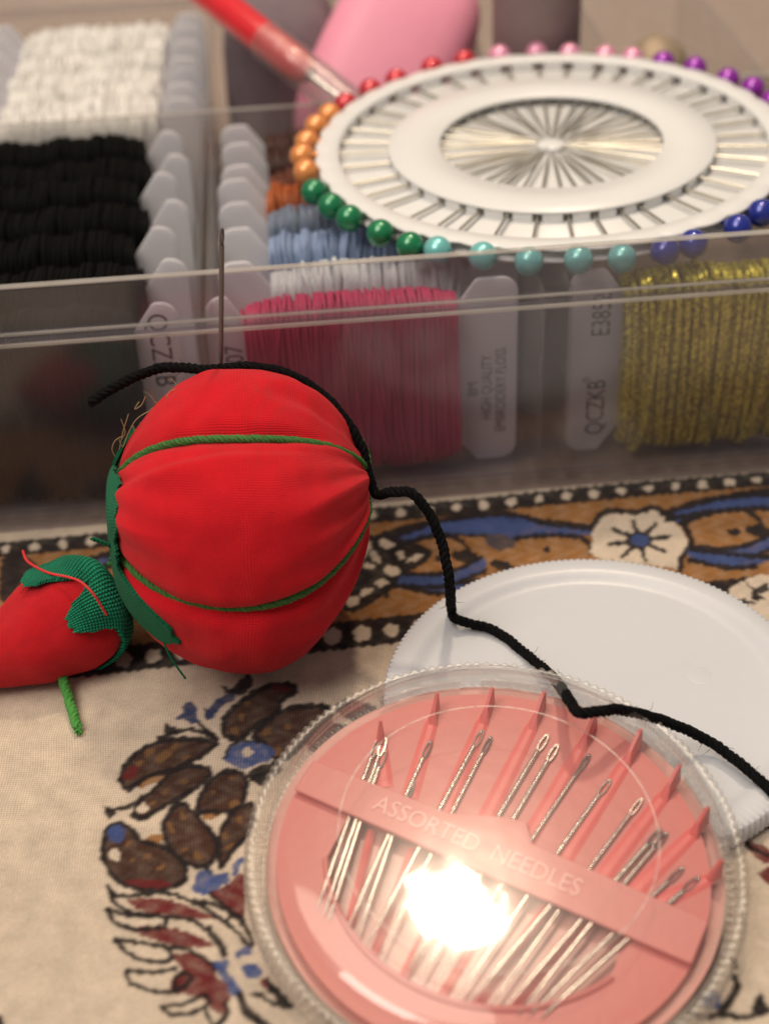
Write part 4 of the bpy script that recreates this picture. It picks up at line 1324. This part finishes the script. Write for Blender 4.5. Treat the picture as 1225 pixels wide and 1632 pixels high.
# ================================================================== needle compact
CN = np.array([0.05, -0.112, 1.0]); CN /= np.linalg.norm(CN)
CO = np.array([0.965, 10.46, 0.325])
cu_ = np.array([0.8755, -0.4735, -0.0968]); cu_ -= CN * (cu_ @ CN); cu_ /= np.linalg.norm(cu_)
cv_ = np.cross(CN, cu_)
CM = Matrix(((cu_[0], cv_[0], CN[0], CO[0] * S), (cu_[1], cv_[1], CN[1], CO[1] * S), (cu_[2], cv_[2], CN[2], CO[2] * S), (0, 0, 0, 1)))
def compact():
    t = thing('needle_compact', 'clear round compact with pink insert holding assorted needles', 'compact', mat=CM)
    # knurled outer ring of the base
    prof = [(2.36, 0.02), (2.52, 0.02), (2.575, 0.05), (2.585, 0.12), (2.585, 0.34), (2.56, 0.40), (2.46, 0.41), (2.42, 0.38), (2.40, 0.12), (2.36, 0.10)]
    mk('knurled_ring', solid_ring(prof, 900, ({2, 3, 4, 5}, 150, 0.04)), M['compact_rim'], t)
    mk('base_disc', lathe([(2.355, 0.15), (0.0, 0.15), (0.0, 0.19), (2.355, 0.19), (2.355, 0.15)], 120), M['compact_base'], t)
    # clear turning dome
    prof = [(0.0, 0.725), (0.6, 0.724), (1.2, 0.720), (1.8, 0.712), (2.12, 0.700), (2.24, 0.675), (2.31, 0.62), (2.345, 0.54), (2.36, 0.43), (2.33, 0.42), (2.30, 0.54), (2.26, 0.61), (2.20, 0.645), (2.10, 0.662), (1.8, 0.672), (1.2, 0.680), (0.6, 0.684), (0.0, 0.685)]
    mk('dome', lathe(prof, 160), M['compact'], t)
    mk('dome_groove', solid_ring([(1.60, 0.728), (1.612, 0.732), (1.624, 0.728), (1.612, 0.724)], 120), M['compact_rim'], t)
    # raised segments of the inner wall
    for a0, a1 in ((60, 86), (92, 118), (124, 148), (20, 52)):
        V, F = [], []
        for j in range(25):
            a = math.radians(a0 + (a1 - a0) * j / 24)
            for r, z in ((2.285, 0.24), (2.32, 0.24), (2.32, 0.38), (2.285, 0.38)):
                V.append((r * math.cos(a), r * math.sin(a), z))
        for j in range(24):
            for i in range(4):
                F.append((j * 4 + i, (j + 1) * 4 + i, (j + 1) * 4 + (i + 1) % 4, j * 4 + (i + 1) % 4))
        F += [(3, 2, 1, 0), (96, 97, 98, 99)]
        mk('wall_clip', (V, F), M['compact_rim'], t, smooth=False)
    # pink insert: disc r 2.14 with a window in the lower half
    bm = bmesh.new()
    R0, RW, VT = 2.21, 1.74, -0.26
    NS = 90
    outer = [((R0 - 0.07 * math.sin(2 * math.pi * i / NS)) * math.cos(2 * math.pi * i / NS), (R0 - 0.07 * math.sin(2 * math.pi * i / NS)) * math.sin(2 * math.pi * i / NS)) for i in range(NS)]
    aL = math.pi + 0.52; aR = 2 * math.pi - 0.46
    win = [(RW * math.cos(q), RW * math.sin(q)) for q in np.linspace(aL, aR, 30)]
    win += [(1.50, VT)] + [(x, VT) for x in np.linspace(1.2, -1.3, 9)] + [(-1.56, VT)]
    ov = [bm.verts.new((x * S, y * S, 0.25 * S)) for x, y in outer]
    iv = [bm.verts.new((x * S, y * S, 0.25 * S)) for x, y in win]
    es = [bm.edges.new((ov[i], ov[(i + 1) % NS])) for i in range(NS)] + [bm.edges.new((iv[i], iv[(i + 1) % len(iv)])) for i in range(len(iv))]
    bmesh.ops.triangle_fill(bm, use_beauty=True, use_dissolve=False, edges=es)
    kill = [f for f in bm.faces if (f.calc_center_median().y / S < VT and f.calc_center_median().xy.length / S < RW - 0.005 and
            all(v in iv for v in f.verts))]
    bmesh.ops.delete(bm, geom=kill, context='FACES')
    r = bmesh.ops.extrude_face_region(bm, geom=bm.faces[:])
    bmesh.ops.translate(bm, verts=[g for g in r['geom'] if isinstance(g, bmesh.types.BMVert)], vec=(0, 0, 0.05 * S))
    bmesh.ops.recalc_face_normals(bm, faces=bm.faces[:])
    me = bpy.data.meshes.new('insert'); bm.to_mesh(me); bm.free()
    ins = obj('insert', me, M['pink_plastic'], t)
    mk('window_lip', tube(np.array([(1.745 * math.cos(q), 1.745 * math.sin(q), 0.31) for q in np.linspace(aL, aR, 40)]), 0.035, 8), M['pink_plastic'], ins)
    # ridges between the needle slots, each ending in an upright fin
    fins = [(-1.74, 0.80), (-1.37, 1.43), (-0.86, 1.77), (-0.33, 1.98), (0.28, 1.97), (0.80, 1.97), (1.33, 1.71), (1.77, 1.34), (2.10, 0.80)]
    for (u, v) in fins:
        b0 = np.array([u * 0.80, 0.22]); tip = np.array([u, v]); dv = tip - b0; Lf = np.linalg.norm(dv); dv /= Lf
        nv = np.array([-dv[1], dv[0]])
        V, F = [], []
        st = [(0.0, 0.095, 0.008), (0.1, 0.095, 0.014), (0.55, 0.085, 0.016), (0.82, 0.075, 0.02), (0.90, 0.055, 0.15), (1.0, 0.045, 0.28), (1.05, 0.04, 0.25)]
        for f, w, h in st:
            c = b0 + dv * Lf * f
            for sx, z in ((-w, 0.301), (-w * 0.35, 0.30 + h), (w * 0.35, 0.30 + h), (w, 0.301)):
                p = c + nv * sx
                V.append((p[0], p[1], z))
        for i in range(len(st) - 1):
            for q in range(3):
                F.append((i * 4 + q, i * 4 + q + 1, (i + 1) * 4 + q + 1, (i + 1) * 4 + q))
        e = (len(st) - 1) * 4
        F += [(3, 2, 1, 0), (e, e + 1, e + 2, e + 3)]
        mk('fin', (V, F), M['pink_fin'], ins, smooth=False)
    # ribs seen in the window
    for u in (-1.15, -0.72, -0.28, 0.22, 0.62, 1.0):
        a, b = np.array([u * 1.12, -0.28, 0.19]), np.array([u * 0.82, -math.sqrt(1.72 ** 2 - (u * 0.82) ** 2), 0.19])
        mk('window_rib', tube(np.array([a, b]), 0.055, 6), M['pink_fin'], ins)
    # cross strip with embossed words
    out = [(-2.20, -0.30), (1.62, -0.33), (2.20, -0.33), (2.20, 0.20), (0.30, 0.24), (0.14, 0.46), (-0.12, 0.40), (-0.62, 0.19), (-2.21, 0.14)]
    V = [(x, y, 0.352) for x, y in out] + [(x, y, 0.385) for x, y in out]
    k = len(out)
    F = [tuple(reversed(range(k))), tuple(range(k, 2 * k))] + [(i, (i + 1) % k, k + (i + 1) % k, k + i) for i in range(k)]
    strip = obj('strip', bevelled((V, F), 0.012, 1, 'strip'), M['pink_strip'], t)
    me = text_mesh('lettering', 'ASSORTED  NEEDLES', 0.30, 0.82, 0.006)
    o = obj('lettering', me, M['white_ink'], strip)
    o.location = (-1.36 * S, -0.15 * S, 0.390 * S)
    return t
compact()
N_ = [(-1.74, .74, -1.30, -1.42), (-1.68, .80, -1.20, -1.48), (-1.61, .66, -1.13, -1.50), (-1.22, 1.0, -.92, -1.54), (-1.16, .45, -.80, -1.48), (-.78, 1.40, -.66, -1.60),
      (-.66, 1.36, -.50, -1.63), (-.12, 1.68, -.20, -1.70), (.03, 1.6, -.05, -1.68), (.39, 1.64, .10, -1.71), (.71, 1.42, .34, -1.69), (.86, .20, .47, -1.66),
      (1.10, 1.34, .65, -1.63), (1.41, 1.06, .78, -1.60), (1.48, 1.05, .92, -1.57), (1.77, .72, 1.01, -1.54), (1.95, .68, 1.12, -1.50)]
for i, (u0, v0, u1, v1) in enumerate(N_):
    a = Vector((u1, v1, 0.326)); b = Vector((u0, v0, 0.328))
    d = b - a
    me = mesh_data('loose_needle', *needle_mesh(d.length, 0.027 if i % 3 else 0.023, 0.25, 0.01, 1.12))
    lab = ('steel needle in the compact nearest its left edge' if i == 0 else 'steel needle in the compact nearest its right edge' if i == len(N_) - 1 else
           'steel needle in the compact, %s counting from its left edge' % ORD[i])
    lab = lab.replace('nearest its left edge', 'outermost at the left end of the row').replace('nearest its right edge', 'outermost at the right end of the row')
    o = obj('compact_needle', me, M['steel'])
    q = d.to_track_quat('Z', 'Y').to_matrix().to_4x4() @ Matrix.Rotation(random.uniform(-0.4, 0.4), 4, 'Z')
    o.matrix_world = CM @ Matrix.Translation(a * S) @ q
    tag(o, lab, 'needle', 'needles lying side by side in the compact')

# ================================================================== black thread
P = [at_y(143, 642, 15.2), at_y(200, 608, 15.45), at_y(262, 586, 15.75), *[tomato_pt(ph, math.radians(a), 0.075, False, False) for ph, a in ((1.38, 80), (1.62, 77), (1.9, 75), (2.2, 72), (2.45, 66), (2.68, 54), (2.86, 32))], at_y(598, 786, 14.85), at_y(625, 784, 14.65), at_y(655, 786, 14.5), at_y(683, 818, 14.4), at_y(705, 870, 14.25), at_y(716, 930, 14.05), at_z(719, 972, 0.42),
     at_z(727, 987, 0.40), at_z(750, 994, 0.33), at_z(792, 1007, 0.30), at_z(840, 1044, 0.30), at_z(878, 1077, 0.50), at_z(903, 1110, 1.16), at_z(916, 1130, 1.31), at_z(930, 1137, 1.33), at_z(960, 1133, 1.28), at_z(992, 1132, 1.12),
     at_z(1060, 1150, 0.74), at_z(1130, 1182, 0.42), at_z(1190, 1226, 0.38), at_z(1240, 1272, 0.36), at_z(1300, 1330, 0.10)]
path = catmull(P, 10)
o = mk('black_thread', cord(path, 0.062, 3, 0.24, 6, step=0.025), M['black_thread'])
tag(o, 'black twisted thread running over the tomato, lid and compact', 'thread')
pp, _ = resample(path, 0.03)
hp = []
for i in range(260):
    p = pp[random.randrange(len(pp) - 1)]
    d = np.array([random.gauss(0, 1), random.gauss(0, 1), random.gauss(0, 1)]); d /= np.linalg.norm(d)
    e = np.array([random.gauss(0, 1), random.gauss(0, 1), random.gauss(0, 1)]) * 0.025
    l = random.uniform(0.03, 0.09)
    hp.append(tube(np.array([p + d * 0.04, p + d * (0.04 + l * 0.5) + e, p + d * l + e * 2.0]), [0.004, 0.003, 0.0015], 3, caps=False))
f = mk('fuzz', join(hp), M['black_thread'], o)
f['kind'] = 'stuff'
